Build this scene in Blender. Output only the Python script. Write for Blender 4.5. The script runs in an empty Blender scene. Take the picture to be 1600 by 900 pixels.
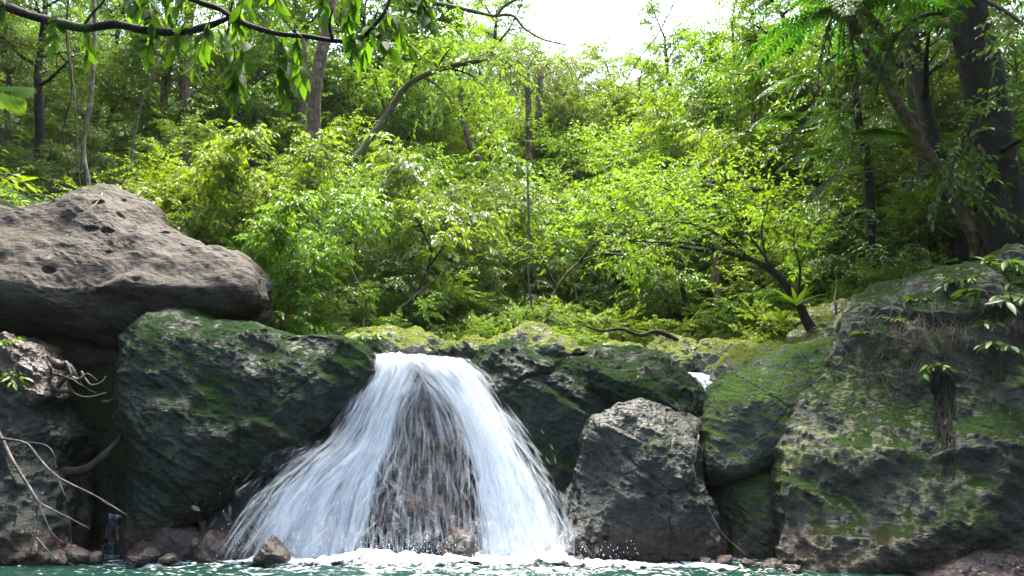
import bpy, bmesh, math, random
import numpy as np
from mathutils import Vector

R = math.radians
scene = bpy.context.scene
COL = scene.collection

# ------------------------------------------------------------------ camera
CAM_H = 0.9
FPX = 1200.0
PITCH = math.atan(250.0 / FPX)
cd = bpy.data.cameras.new('camera')
cam = bpy.data.objects.new('camera', cd)
COL.objects.link(cam)
cam.location = (0, 0, CAM_H)
cam.rotation_euler = (math.pi / 2 + PITCH, 0, 0)
cd.sensor_width = 36.0
cd.lens = 36.0 * FPX / 1600.0
cd.clip_end = 600
cd.clip_start = 0.05
scene.camera = cam
CP, SP = math.cos(PITCH), math.sin(PITCH)


def at(px, py, Y):
    """where the sight line through a photo pixel meets the plane y = Y"""
    a = (px - 800.0) / FPX
    b = (450.0 - py) / FPX
    t = Y / (CP - b * SP)
    return np.array([a * t, Y, CAM_H + t * (SP + b * CP)])


# ------------------------------------------------------------------ noise
def _hash(ix, iy, iz, s):
    h = (ix.astype(np.int64) * 374761393 + iy.astype(np.int64) * 668265263 + iz.astype(np.int64) * 2147483647 + s * 974634541) & 0xffffffff
    h = ((h ^ (h >> 13)) * 1274126177) & 0xffffffff
    h = ((h ^ (h >> 16)) * 2246822519) & 0xffffffff
    return ((h ^ (h >> 15)) & 0xffffff) / float(0xffffff) * 2 - 1


def vnoise(P, s=0):
    i = np.floor(P)
    f = P - i
    u = f * f * f * (f * (f * 6 - 15) + 10)
    i = i.astype(np.int64)
    out = 0
    for dx in (0, 1):
        wx = u[:, 0] if dx else 1 - u[:, 0]
        for dy in (0, 1):
            wy = u[:, 1] if dy else 1 - u[:, 1]
            for dz in (0, 1):
                wz = u[:, 2] if dz else 1 - u[:, 2]
                out = out + wx * wy * wz * _hash(i[:, 0] + dx, i[:, 1] + dy, i[:, 2] + dz, s)
    return out


def fbm(P, s=0, o=4, g=0.5):
    a, t, r = 1.0, 0.0, 0.0
    for k in range(o):
        r = r + a * vnoise(P * (2.03 ** k) + 17.3 * k, s + k)
        t += a
        a *= g
    return r / t


def ridge(P, s=0, o=4, g=0.55):
    a, t, r = 1.0, 0.0, 0.0
    for k in range(o):
        r = r + a * (1 - 2 * np.abs(vnoise(P * (2.03 ** k) + 9.1 * k, s + k)))
        t += a
        a *= g
    return r / t


# ------------------------------------------------------------------ mesh helpers
def npmesh(name, V, quads=None, tris=None, smooth=True, uv=None):
    me = bpy.data.meshes.new(name)
    V = np.asarray(V, np.float32)
    me.vertices.add(len(V))
    me.vertices.foreach_set('co', V.ravel())
    parts, starts, n = [], [], 0
    if quads is not None and len(quads):
        q = np.asarray(quads, np.int32)
        parts.append(q.ravel())
        starts.append(np.arange(len(q)) * 4)
        n += q.size
    if tris is not None and len(tris):
        t = np.asarray(tris, np.int32)
        parts.append(t.ravel())
        starts.append(n + np.arange(len(t)) * 3)
        n += t.size
    li = np.concatenate(parts)
    st = np.concatenate(starts).astype(np.int32)
    me.loops.add(len(li))
    me.loops.foreach_set('vertex_index', li)
    me.polygons.add(len(st))
    me.polygons.foreach_set('loop_start', st)
    me.polygons.foreach_set('use_smooth', np.full(len(st), smooth, bool))
    if uv is not None:
        l = me.uv_layers.new(name='UVMap')
        l.data.foreach_set('uv', np.asarray(uv, np.float32)[li].ravel())
    me.update(calc_edges=True)
    return me


def tag(o, label=None, cat=None, group=None, kind=None):
    if label: o['label'] = label
    if cat: o['category'] = cat
    if group: o['group'] = group
    if kind: o['kind'] = kind
    return o


def link(name, me, mat, parent=None):
    o = bpy.data.objects.new(name, me)
    COL.objects.link(o)
    if mat is not None and not me.materials:
        me.materials.append(mat)
    if parent is not None:
        o.parent = parent
    return o


def empty(name, loc=(0, 0, 0), rz=0.0):
    o = bpy.data.objects.new(name, None)
    o.empty_display_size = 0.2
    COL.objects.link(o)
    o.location = loc
    o.rotation_euler = (0, 0, rz)
    return o


class MB:
    """collects tubes, leaves and patches, then builds ONE mesh"""

    def __init__(s):
        s.V, s.Q, s.T, s.n = [], [], [], 0

    def add(s, V, Q=None, T=None):
        V = np.asarray(V, float)
        if Q is not None and len(Q): s.Q.append(np.asarray(Q) + s.n)
        if T is not None and len(T): s.T.append(np.asarray(T) + s.n)
        s.V.append(V)
        s.n += len(V)

    def tube(s, pts, rad, n=6, rough=0.0, seed=0):
        pts = np.asarray(pts, float)
        m = len(pts)
        rad = np.broadcast_to(np.asarray(rad, float), (m,))
        tg = np.gradient(pts, axis=0)
        tg /= np.linalg.norm(tg, axis=1)[:, None] + 1e-9
        ref = np.array([0.31, 0.91, 0.27]) if abs(tg[0][1]) < 0.8 else np.array([0.9, 0.1, 0.4])
        a = np.cross(tg, ref)
        a /= np.linalg.norm(a, axis=1)[:, None] + 1e-9
        b = np.cross(tg, a)
        th = np.arange(n) * 2 * math.pi / n
        V = pts[:, None, :] + rad[:, None, None] * (np.cos(th)[None, :, None] * a[:, None, :] + np.sin(th)[None, :, None] * b[:, None, :])
        V = V.reshape(-1, 3)
        if rough:
            c = np.repeat(pts, n, axis=0)
            V = c + (V - c) * (1 + rough * fbm(V * 9, seed, 3))[:, None]
        i = np.arange(m - 1)[:, None] * n
        j = np.arange(n)[None, :]
        k = (j + 1) % n
        Q = np.stack([i + j, i + k, i + n + k, i + n + j], -1).reshape(-1, 4)
        T = []
        base = len(V)
        V = np.vstack([V, pts[-1] + tg[-1] * rad[-1] * 0.5, pts[0]])
        for q in range(n):
            T.append(((m - 1) * n + q, (m - 1) * n + (q + 1) % n, base))
            T.append(((q + 1) % n, q, base + 1))
        s.add(V, Q, T)

    def leaves(s, B, D, N, L, W, detail=0, fold=0.25, droop=0.15):
        """pointed leaves: base B, direction D, upper side N, length L, half width W"""
        B, D, N = (np.asarray(q, float) for q in (B, D, N))
        if not len(B): return
        L = np.broadcast_to(np.asarray(L, float), (len(B),))[:, None]
        W = np.broadcast_to(np.asarray(W, float), (len(B),))[:, None]
        D = D / (np.linalg.norm(D, axis=1)[:, None] + 1e-9)
        S = np.cross(D, N)
        S /= np.linalg.norm(S, axis=1)[:, None] + 1e-9
        N = np.cross(S, D)
        k = len(B)
        if detail == 0:
            l = B + D * L * 0.42 - S * W + N * W * fold
            r = B + D * L * 0.42 + S * W + N * W * fold
            t = B + D * L - N * L * droop
            V = np.stack([B, l, t, r], 1).reshape(-1, 3)
            i = np.arange(k)[:, None] * 4
            T = np.concatenate([i + [[0, 2, 1]], i + [[0, 3, 2]]], 0)
            s.add(V, None, T)
        else:
            st = [(0.0, 0.0), (0.22, 0.72), (0.45, 1.0), (0.7, 0.72), (1.0, 0.0)]
            rows = [B]
            for f, w in st[1:-1]:
                c = B + D * L * f - N * L * droop * f * f
                rows += [c - S * W * w + N * W * w * fold, c, c + S * W * w + N * W * w * fold]
            rows.append(B + D * L - N * L * droop)
            V = np.stack(rows, 1).reshape(-1, 3)
            i = np.arange(k)[:, None] * 11
            T = np.concatenate([i + [x] for x in ([0, 2, 1], [0, 3, 2], [10, 7, 8], [10, 8, 9])], 0)
            Q = np.concatenate([i + [x] for x in ([1, 2, 5, 4], [2, 3, 6, 5], [4, 5, 8, 7], [5, 6, 9, 8])], 0)
            s.add(V, Q, T)

    def mesh(s, name, smooth=True):
        return npmesh(name, np.vstack(s.V), np.vstack(s.Q) if s.Q else None, np.vstack(s.T) if s.T else None, smooth)

    def build(s, name, mat, parent=None, smooth=True):
        return link(name, s.mesh(name, smooth), mat, parent)


def spline(P, n):
    """smooth curve through points (Catmull-Rom)"""
    P = np.asarray(P, float)
    P = np.vstack([2 * P[0] - P[1], P, 2 * P[-1] - P[-2]])
    m = len(P) - 3
    t = np.linspace(0, m - 1e-6, n)
    i = t.astype(int)
    f = (t - i)[:, None]
    a, b, c, d = P[i], P[i + 1], P[i + 2], P[i + 3]
    return 0.5 * (2 * b + (c - a) * f + (2 * a - 5 * b + 4 * c - d) * f ** 2 + (3 * b - 3 * c + d - a) * f ** 3)


def pxpath(pts, n):
    """a curve through (px, py, Y) triples"""
    return spline([at(*p) for p in pts], n)


# ------------------------------------------------------------------ materials
class NT:
    def __init__(s, name):
        s.m = bpy.data.materials.new(name)
        s.m.use_nodes = True
        s.t = s.m.node_tree
        s.t.nodes.clear()
        s.out = s.t.nodes.new('ShaderNodeOutputMaterial')

    def n(s, typ, **kw):
        x = s.t.nodes.new(typ)
        for k, v in kw.items(): setattr(x, k, v)
        return x

    def l(s, a, b): s.t.links.new(a, b)

    def put(s, sock, v):
        if hasattr(v, 'is_output') or isinstance(v, bpy.types.NodeSocket): s.l(v, sock)
        elif v is not None:
            if isinstance(v, (tuple, list)) and len(v) == 3 and sock.type == 'RGBA': v = (*v, 1)
            sock.default_value = v

    def math(s, op, a, b=None, c=None, clamp=False):
        x = s.n('ShaderNodeMath', operation=op)
        x.use_clamp = clamp
        s.put(x.inputs[0], a)
        if b is not None: s.put(x.inputs[1], b)
        if c is not None: s.put(x.inputs[2], c)
        return x.outputs[0]

    def step(s, v, lo, hi, a=0.0, b=1.0):
        x = s.n('ShaderNodeMapRange', interpolation_type='SMOOTHSTEP')
        s.put(x.inputs[0], v)
        for i, q in enumerate((lo, hi, a, b)): s.put(x.inputs[i + 1], q)
        return x.outputs[0]

    def mix(s, f, a, b, mode='MIX'):
        x = s.n('ShaderNodeMix', data_type='RGBA', blend_type=mode)
        s.put(x.inputs[0], f); s.put(x.inputs[6], a); s.put(x.inputs[7], b)
        return x.outputs[2]

    def noise(s, co, scale, detail=4, rough=0.55, dist=0.0):
        x = s.n('ShaderNodeTexNoise')
        if co is not None: s.l(co, x.inputs['Vector'])
        x.inputs['Scale'].default_value = scale
        x.inputs['Detail'].default_value = detail
        x.inputs['Roughness'].default_value = rough
        x.inputs['Distortion'].default_value = dist
        return x.outputs['Fac']

    def vor(s, co, scale, feat='F1', rnd=1.0):
        x = s.n('ShaderNodeTexVoronoi', feature=feat)
        if co is not None: s.l(co, x.inputs['Vector'])
        x.inputs['Scale'].default_value = scale
        return x.outputs['Distance']

    def mapping(s, co, scale=(1, 1, 1), rot=(0, 0, 0), loc=(0, 0, 0)):
        x = s.n('ShaderNodeMapping')
        s.l(co, x.inputs['Vector'])
        x.inputs['Scale'].default_value = scale
        x.inputs['Rotation'].default_value = rot
        x.inputs['Location'].default_value = loc
        return x.outputs[0]

    def bsdf(s, **kw):
        x = s.n('ShaderNodeBsdfPrincipled')
        for k, v in kw.items(): s.put(x.inputs[k.replace('_', ' ')], v)
        return x

    def done(s, sh):
        s.l(sh, s.out.inputs['Surface'])
        return s.m


def rock_mat(name, dark, light, moss, up=0.6, face=0.3, lichen=0.0, rough=0.5, rust=0.0, bump=1.0, spec=0.5, seedloc=(0, 0, 0), moss2=None, pitk=0.10):
    t = NT(name)
    g = t.n('ShaderNodeNewGeometry')
    co = t.mapping(g.outputs['Position'], loc=seedloc)
    strat = t.mapping(co, (1.0, 1.0, 3.4), (R(18), R(-28), 0))
    big = t.noise(co, 1.3, 5, 0.6, 0.4)
    mid = t.noise(strat, 4.5, 9, 0.68, 0.6)
    fine = t.noise(co, 34, 6, 0.65)
    v = t.math('ADD', t.math('MULTIPLY', big, 0.35), t.math('ADD', t.math('MULTIPLY', mid, 0.45), t.math('MULTIPLY', fine, 0.3)))
    col = t.mix(t.step(v, 0.4, 0.68), dark, light)
    col = t.mix(t.math('MULTIPLY', t.step(t.noise(co, 7.5, 8, 0.7), 0.53, 0.67), 0.45), col, tuple(0.35 * c for c in dark))
    speck = t.step(t.noise(co, 75, 3, 0.6), 0.6, 0.75)
    col = t.mix(t.math('MULTIPLY', speck, 0.35), col, light)
    if lichen:
        lm = t.math('MULTIPLY', t.step(t.noise(t.mapping(co, loc=(5, 3, 8)), 2.3, 4, 0.6), 0.47, 0.56), t.step(t.noise(co, 9, 8, 0.75), 0.44, 0.54))
        lcol = t.mix(t.noise(co, 20, 3), (0.17, 0.18, 0.06), (0.085, 0.115, 0.022))
        col = t.mix(t.math('MULTIPLY', lm, lichen), col, lcol)
    nz = t.n('ShaderNodeSeparateXYZ'); t.l(g.outputs['Normal'], nz.inputs[0])
    mn = t.noise(t.mapping(co, loc=(2, 7, 1)), 2.1, 7, 0.62, 0.3)
    mf = t.noise(t.mapping(co, loc=(9, 2, 4)), 9.0, 6, 0.66)
    mm = t.math('ADD', t.math('MULTIPLY', mn, 0.7), t.math('MULTIPLY', mf, 0.42))
    upm = t.math('MULTIPLY', t.step(nz.outputs[2], 0.1, 0.75), up)
    fac = t.math('ADD', mm, t.math('ADD', t.math('MULTIPLY', upm, 0.42), (face - 0.5) * 0.34))
    mask = t.step(fac, 0.6, 0.74)
    m2 = moss2 or tuple(0.45 * c for c in moss)
    mcol = t.mix(t.noise(co, 13, 5, 0.7), m2, moss)
    col = t.mix(mask, col, mcol)
    rgh = t.math('ADD', t.math('MULTIPLY', t.noise(co, 16, 4), 0.3), rough - 0.15)
    rgh = t.math('MAXIMUM', rgh, t.math('MULTIPLY', mask, 0.92))
    if rust:
        pz = t.n('ShaderNodeSeparateXYZ'); t.l(g.outputs['Position'], pz.inputs[0])
        h = t.math('ADD', pz.outputs[2], t.math('MULTIPLY', t.math('SUBTRACT', t.noise(co, 3.0, 5), 0.5), 0.55))
        rm = t.math('MULTIPLY', t.step(h, 0.40, 0.12), rust)
        col = t.mix(rm, col, t.mix(t.noise(co, 9, 5, .7), (0.010, 0.006, 0.005), (0.05, 0.028, 0.021)))
        rgh = t.math('SUBTRACT', rgh, t.math('MULTIPLY', rm, 0.25))
    hgt = t.math('ADD', t.math('MULTIPLY', mid, 1.0), t.math('MULTIPLY', fine, 0.35))
    pits = t.step(t.vor(co, 17), 0.0, 0.28)
    hgt = t.math('ADD', hgt, t.math('MULTIPLY', pits, pitk))
    hgt = t.math('ADD', hgt, t.math('MULTIPLY', t.math('MULTIPLY', mask, t.noise(co, 60, 5, .7)), 0.5))
    b = t.n('ShaderNodeBump')
    b.inputs['Strength'].default_value = 0.8
    b.inputs['Distance'].default_value = 0.055 * bump
    t.l(hgt, b.inputs['Height'])
    sp = t.math('MULTIPLY', t.math('SUBTRACT', 1.0, t.math('MULTIPLY', mask, 0.8)), spec)
    p = t.bsdf(Base_Color=col, Roughness=rgh, Specular_IOR_Level=sp, Normal=b.outputs[0])
    return t.done(p.outputs[0])


def leaf_mat(name, dark, mid, lite, trans, tmix=0.35, rough=0.38, spec=0.5, odd=None):
    t = NT(name)
    g = t.n('ShaderNodeNewGeometry')
    oi = t.n('ShaderNodeObjectInfo')
    rp = g.outputs['Random Per Island']
    c = t.mix(t.step(rp, 0.0, 0.55), dark, mid)
    c = t.mix(t.step(rp, 0.55, 1.0), c, lite)
    cl = t.noise(g.outputs['Position'], 1.1, 3, 0.6)
    c = t.mix(t.step(cl, 0.38, 0.62, 0.0, 0.55), c, t.mix(0.5, mid, lite))
    if odd:
        c = t.mix(t.step(t.math('FRACT', t.math('MULTIPLY', rp, 37.0)), 0.972, 0.975), c, odd)
    hs = t.n('ShaderNodeHueSaturation')
    t.put(hs.inputs['Hue'], t.math('ADD', 0.485, t.math('MULTIPLY', oi.outputs['Random'], 0.03)))
    t.put(hs.inputs['Value'], t.math('ADD', 0.8, t.math('MULTIPLY', oi.outputs['Random'], 0.4)))
    t.put(hs.inputs['Color'], c)
    p = t.bsdf(Base_Color=hs.outputs[0], Roughness=rough, Specular_IOR_Level=spec)
    tr = t.n('ShaderNodeBsdfTranslucent')
    h2 = t.n('ShaderNodeHueSaturation')
    t.put(h2.inputs['Color'], t.mix(t.step(rp, 0.1, 0.9), tuple(0.6 * q for q in trans), trans))
    t.put(h2.inputs['Hue'], t.math('ADD', 0.485, t.math('MULTIPLY', oi.outputs['Random'], 0.03)))
    t.l(h2.outputs[0], tr.inputs[0])
    mx = t.n('ShaderNodeMixShader')
    mx.inputs[0].default_value = tmix
    t.l(p.outputs[0], mx.inputs[1]); t.l(tr.outputs[0], mx.inputs[2])
    return t.done(mx.outputs[0])


def bark_mat(name, a, b, moss=(0.03, 0.05, 0.01), mossy=0.4, rough=0.85):
    t = NT(name)
    g = t.n('ShaderNodeNewGeometry')
    co = t.mapping(g.outputs['Position'], (1, 1, 0.35))
    v = t.noise(co, 28, 6, 0.7)
    c = t.mix(t.step(v, 0.38, 0.66), a, b)
    patch = t.noise(g.outputs['Position'], 5, 4)
    c = t.mix(t.math('MULTIPLY', t.step(patch, 0.52, 0.62), 0.5), c, tuple(min(1, 1.9 * q) for q in b))
    m = t.step(t.noise(g.outputs['Position'], 3.2, 5, 0.6), 0.62 - 0.25 * mossy, 0.78 - 0.25 * mossy)
    c = t.mix(t.math('MULTIPLY', m, 0.85), c, moss)
    bp = t.n('ShaderNodeBump')
    bp.inputs['Strength'].default_value = 0.7
    bp.inputs['Distance'].default_value = 0.02
    t.l(v, bp.inputs['Height'])
    return t.done(t.bsdf(Base_Color=c, Roughness=rough, Specular_IOR_Level=0.25, Normal=bp.outputs[0]).outputs[0])


M = {}
M['rock_wet'] = rock_mat('wet basalt', (0.002, 0.0055, 0.004), (0.012, 0.021, 0.015), (0.016, 0.036, 0.006), up=0.45, face=0.5, rough=0.42, rust=0.9, spec=0.22, bump=0.6, moss2=(0.006, 0.019, 0.008))
M['rock_dry'] = rock_mat('dry grey brown boulder stone', (0.011, 0.0085, 0.007), (0.072, 0.060, 0.052), (0.06, 0.062, 0.014), up=0.42, face=-0.02, rough=0.75, spec=0.2, bump=0.9, pitk=0.03, seedloc=(3, 1, 5), moss2=(0.03, 0.03, 0.008))
M['rock_ledge'] = rock_mat('mossy ledge stone', (0.03, 0.03, 0.028), (0.14, 0.135, 0.12), (0.15, 0.18, 0.015), up=0.85, face=0.24, rough=0.36, seedloc=(1, 4, 2), spec=0.6, moss2=(0.05, 0.07, 0.01))
M['rock_block'] = rock_mat('green stained stone', (0.005, 0.010, 0.0075), (0.024, 0.033, 0.024), (0.050, 0.09, 0.008), up=0.95, face=0.2, lichen=0.25, rough=0.5, rust=0.6, bump=0.6, spec=0.4, seedloc=(4, 6, 1), moss2=(0.012, 0.034, 0.012))
M['rock_wall'] = rock_mat('lichened cliff stone', (0.004, 0.007, 0.005), (0.042, 0.042, 0.030), (0.030, 0.060, 0.008), up=0.8, face=0.12, lichen=0.9, bump=1.1, rough=0.5, rust=0.8, spec=0.4, seedloc=(7, 2, 9), moss2=(0.010, 0.022, 0.010))
M['rock_grey'] = rock_mat('damp grey stone', (0.003, 0.0055, 0.005), (0.018, 0.025, 0.022), (0.03, 0.055, 0.012), up=0.2, face=0.36, rough=0.36, rust=1.0, spec=0.42, seedloc=(2, 8, 3), moss2=(0.012, 0.026, 0.010))
M['rock_red'] = rock_mat('wet reddish stone', (0.012, 0.006, 0.005), (0.050, 0.027, 0.020), (0.02, 0.03, 0.01), up=0.1, face=0.1, rough=0.3, rust=0.6, spec=0.6, seedloc=(6, 3, 3))
M['bark_dark'] = bark_mat('dark damp bark', (0.006, 0.005, 0.004), (0.022, 0.017, 0.012), mossy=0.4)
M['bark_brown'] = bark_mat('brown bark', (0.05, 0.032, 0.02), (0.15, 0.105, 0.07), mossy=0.25)
M['bark_pale'] = bark_mat('pale bark', (0.05, 0.042, 0.028), (0.15, 0.125, 0.09), mossy=0.2)
M['bark_moss'] = bark_mat('mossy bark', (0.03, 0.024, 0.016), (0.10, 0.078, 0.05), moss=(0.06, 0.075, 0.012), mossy=0.75)
M['driftwood'] = bark_mat('grey driftwood', (0.026, 0.021, 0.020), (0.10, 0.082, 0.078), mossy=0.05, rough=0.6)
M['wetwood'] = bark_mat('wet brown wood', (0.014, 0.010, 0.008), (0.055, 0.04, 0.031), mossy=0.1, rough=0.45)

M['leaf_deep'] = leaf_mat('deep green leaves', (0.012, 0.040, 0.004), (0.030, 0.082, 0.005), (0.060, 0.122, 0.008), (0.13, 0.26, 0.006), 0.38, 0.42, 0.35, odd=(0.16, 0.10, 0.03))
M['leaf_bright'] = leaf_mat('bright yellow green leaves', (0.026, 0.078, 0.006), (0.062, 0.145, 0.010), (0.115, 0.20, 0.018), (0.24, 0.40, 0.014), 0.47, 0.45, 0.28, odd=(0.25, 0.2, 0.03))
M['leaf_gloss'] = leaf_mat('glossy pale green leaves', (0.040, 0.10, 0.018), (0.085, 0.17, 0.032), (0.15, 0.24, 0.065), (0.26, 0.42, 0.025), 0.40, 0.36, 0.5)
M['leaf_mid'] = leaf_mat('mid green leaves', (0.026, 0.075, 0.004), (0.060, 0.14, 0.006), (0.098, 0.19, 0.010), (0.22, 0.38, 0.008), 0.44, 0.42, 0.35, odd=(0.18, 0.12, 0.03))
M['leaf_far'] = leaf_mat('distant hazy green leaves', (0.045, 0.10, 0.025), (0.085, 0.16, 0.035), (0.13, 0.21, 0.045), (0.26, 0.40, 0.05), 0.4, 0.45, 0.45)  # paler leaves for far trees: distance haze put into the colour
M['leaf_dry'] = leaf_mat('dry twigs and vine leaves', (0.06, 0.05, 0.03), (0.11, 0.10, 0.05), (0.15, 0.15, 0.06), (0.2, 0.2, 0.06), 0.35, 0.6, 0.3)
M['leaf_over'] = leaf_mat('overhanging leaves', (0.008, 0.032, 0.004), (0.018, 0.065, 0.006), (0.035, 0.10, 0.009), (0.10, 0.28, 0.008), 0.5, 0.55, 0.1)
M['fern'] = leaf_mat('fern fronds', (0.010, 0.04, 0.004), (0.022, 0.075, 0.006), (0.04, 0.11, 0.009), (0.09, 0.26, 0.006), 0.45, 0.5, 0.3)

# ------------------------------------------------------------------ world and light
SUN_EL, SUN_AZ = 72.0, 6.0          # azimuth measured from +Y (view direction) towards +X
w = bpy.data.worlds.new('World')
scene.world = w
w.use_nodes = True
nt = w.node_tree
nt.nodes.clear()
wo = nt.nodes.new('ShaderNodeOutputWorld')
bg = nt.nodes.new('ShaderNodeBackground')
sky = nt.nodes.new('ShaderNodeTexSky')
sky.sky_type = 'NISHITA'
sky.sun_disc = False
sky.sun_elevation = R(SUN_EL)
sky.sun_rotation = R(SUN_AZ)
sky.dust_density = 3.0
sky.air_density = 1.0
bg.inputs['Strength'].default_value = 0.15
hz = nt.nodes.new('ShaderNodeHueSaturation')          # thin bright overcast: a paler sky
hz.inputs['Saturation'].default_value = 0.85
nt.links.new(sky.outputs[0], hz.inputs['Color'])
nt.links.new(hz.outputs[0], bg.inputs['Color'])
nt.links.new(bg.outputs[0], wo.inputs['Surface'])
sd = bpy.data.lights.new('sun', 'SUN')
sd.energy = 2.6
sd.angle = R(26.0)
sd.color = (1.0, 0.925, 0.76)
so = bpy.data.objects.new('sun', sd)
COL.objects.link(so)
dirv = Vector((math.sin(R(SUN_AZ)) * math.cos(R(SUN_EL)), math.cos(R(SUN_AZ)) * math.cos(R(SUN_EL)), math.sin(R(SUN_EL))))
so.rotation_euler = (-dirv).to_track_quat('-Z', 'Y').to_euler()
so.location = (5, 20, 40)

scene.view_settings.view_transform = 'Standard'
scene.view_settings.look = 'None'
scene.view_settings.exposure = 2.9
scene.view_settings.gamma = 1.0
c = scene.cycles
c.max_bounces = 8
c.diffuse_bounces = 6
c.glossy_bounces = 3
c.transmission_bounces = 6
c.transparent_max_bounces = 24
c.use_denoising = True
c.caustics_reflective = False
c.caustics_refractive = False
c.sample_clamp_indirect = 6.0

# ------------------------------------------------------------------ terrain
def terr(x, y):
    x = np.asarray(x, float); y = np.asarray(y, float)
    xc = 0.5 + 0.10 * np.clip(y - 8, 0, 60)
    d = x - xc
    wl = 1.9 + 0.06 * np.clip(y - 8, 0, 40)
    floor = 1.45 + np.clip(y - 10, 0, 8) * 0.10 + np.clip(y - 18, 0, 40) * 0.22
    left = np.clip(-d - wl - 1.2, 0, 24) * 0.72
    right = np.clip(d - wl - 0.6, 0, 26) * 0.62
    up = floor + left + right
    low = -0.6 + np.clip(np.abs(x) - 4.0, 0, 24) * 0.75
    k = np.clip((y - 7.55) / 0.35, 0, 1)
    k = k * k * (3 - 2 * k)
    P = np.stack([x.ravel() * 0.5, y.ravel() * 0.5, 0 * x.ravel()], 1)
    bump = fbm(P, 5, 3).reshape(x.shape) * 0.35
    return low * (1 - k) + up * k + bump * np.clip(np.abs(d) / 3.0, 0.15, 1)


def grid_mesh(name, xs, ys, zf):
    X, Yy = np.meshgrid(xs, ys)
    Z = zf(X, Yy)
    V = np.stack([X, Yy, Z], -1).reshape(-1, 3)
    nx = len(xs)
    i = (np.arange(len(ys) - 1)[:, None] * nx + np.arange(nx - 1)[None, :]).ravel()
    Q = np.stack([i, i + 1, i + nx + 1, i + nx], 1)
    return npmesh(name, V, Q)


t = NT('forest soil')
g = t.n('ShaderNodeNewGeometry')
v = t.noise(g.outputs['Position'], 3.0, 8, 0.7)
cc = t.mix(t.step(v, 0.4, 0.65), (0.010, 0.009, 0.006), (0.03, 0.026, 0.014))
cc = t.mix(t.step(t.noise(g.outputs['Position'], 1.4, 6, .65), 0.40, 0.55), cc, (0.014, 0.032, 0.005))
bp = t.n('ShaderNodeBump'); bp.inputs['Distance'].default_value = 0.08; t.l(v, bp.inputs['Height'])
M['soil'] = t.done(t.bsdf(Base_Color=cc, Roughness=0.95, Specular_IOR_Level=0.2, Normal=bp.outputs[0]).outputs[0])

xs = np.concatenate([np.linspace(-140, -14, 40), np.linspace(-13.6, 13.6, 120), np.linspace(14, 140, 40)])
ys = np.concatenate([np.linspace(-60, -2, 20), np.linspace(-1, 20, 130), np.linspace(20.5, 180, 80)])
ground = link('ground', grid_mesh('ground', xs, ys, terr), M['soil'])
tag(ground, 'dark soil of the stream bed and forested banks', 'ground', kind='structure')

# ------------------------------------------------------------------ rocks
_ico = {}


def ico(sub):
    if sub not in _ico:
        bm = bmesh.new()
        bmesh.ops.create_icosphere(bm, subdivisions=sub, radius=1.0)
        V = np.array([v.co[:] for v in bm.verts])
        T = np.array([[v.index for v in f.verts] for f in bm.faces])
        bm.free()
        _ico[sub] = (V, T)
    return _ico[sub]


def vnormals(V, T):
    n = np.cross(V[T[:, 1]] - V[T[:, 0]], V[T[:, 2]] - V[T[:, 0]])
    N = np.zeros_like(V)
    for k in range(3):
        for ax in range(3):
            N[:, ax] += np.bincount(T[:, k], n[:, ax], len(V))
    return N / (np.linalg.norm(N, axis=1)[:, None] + 1e-12)


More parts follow.
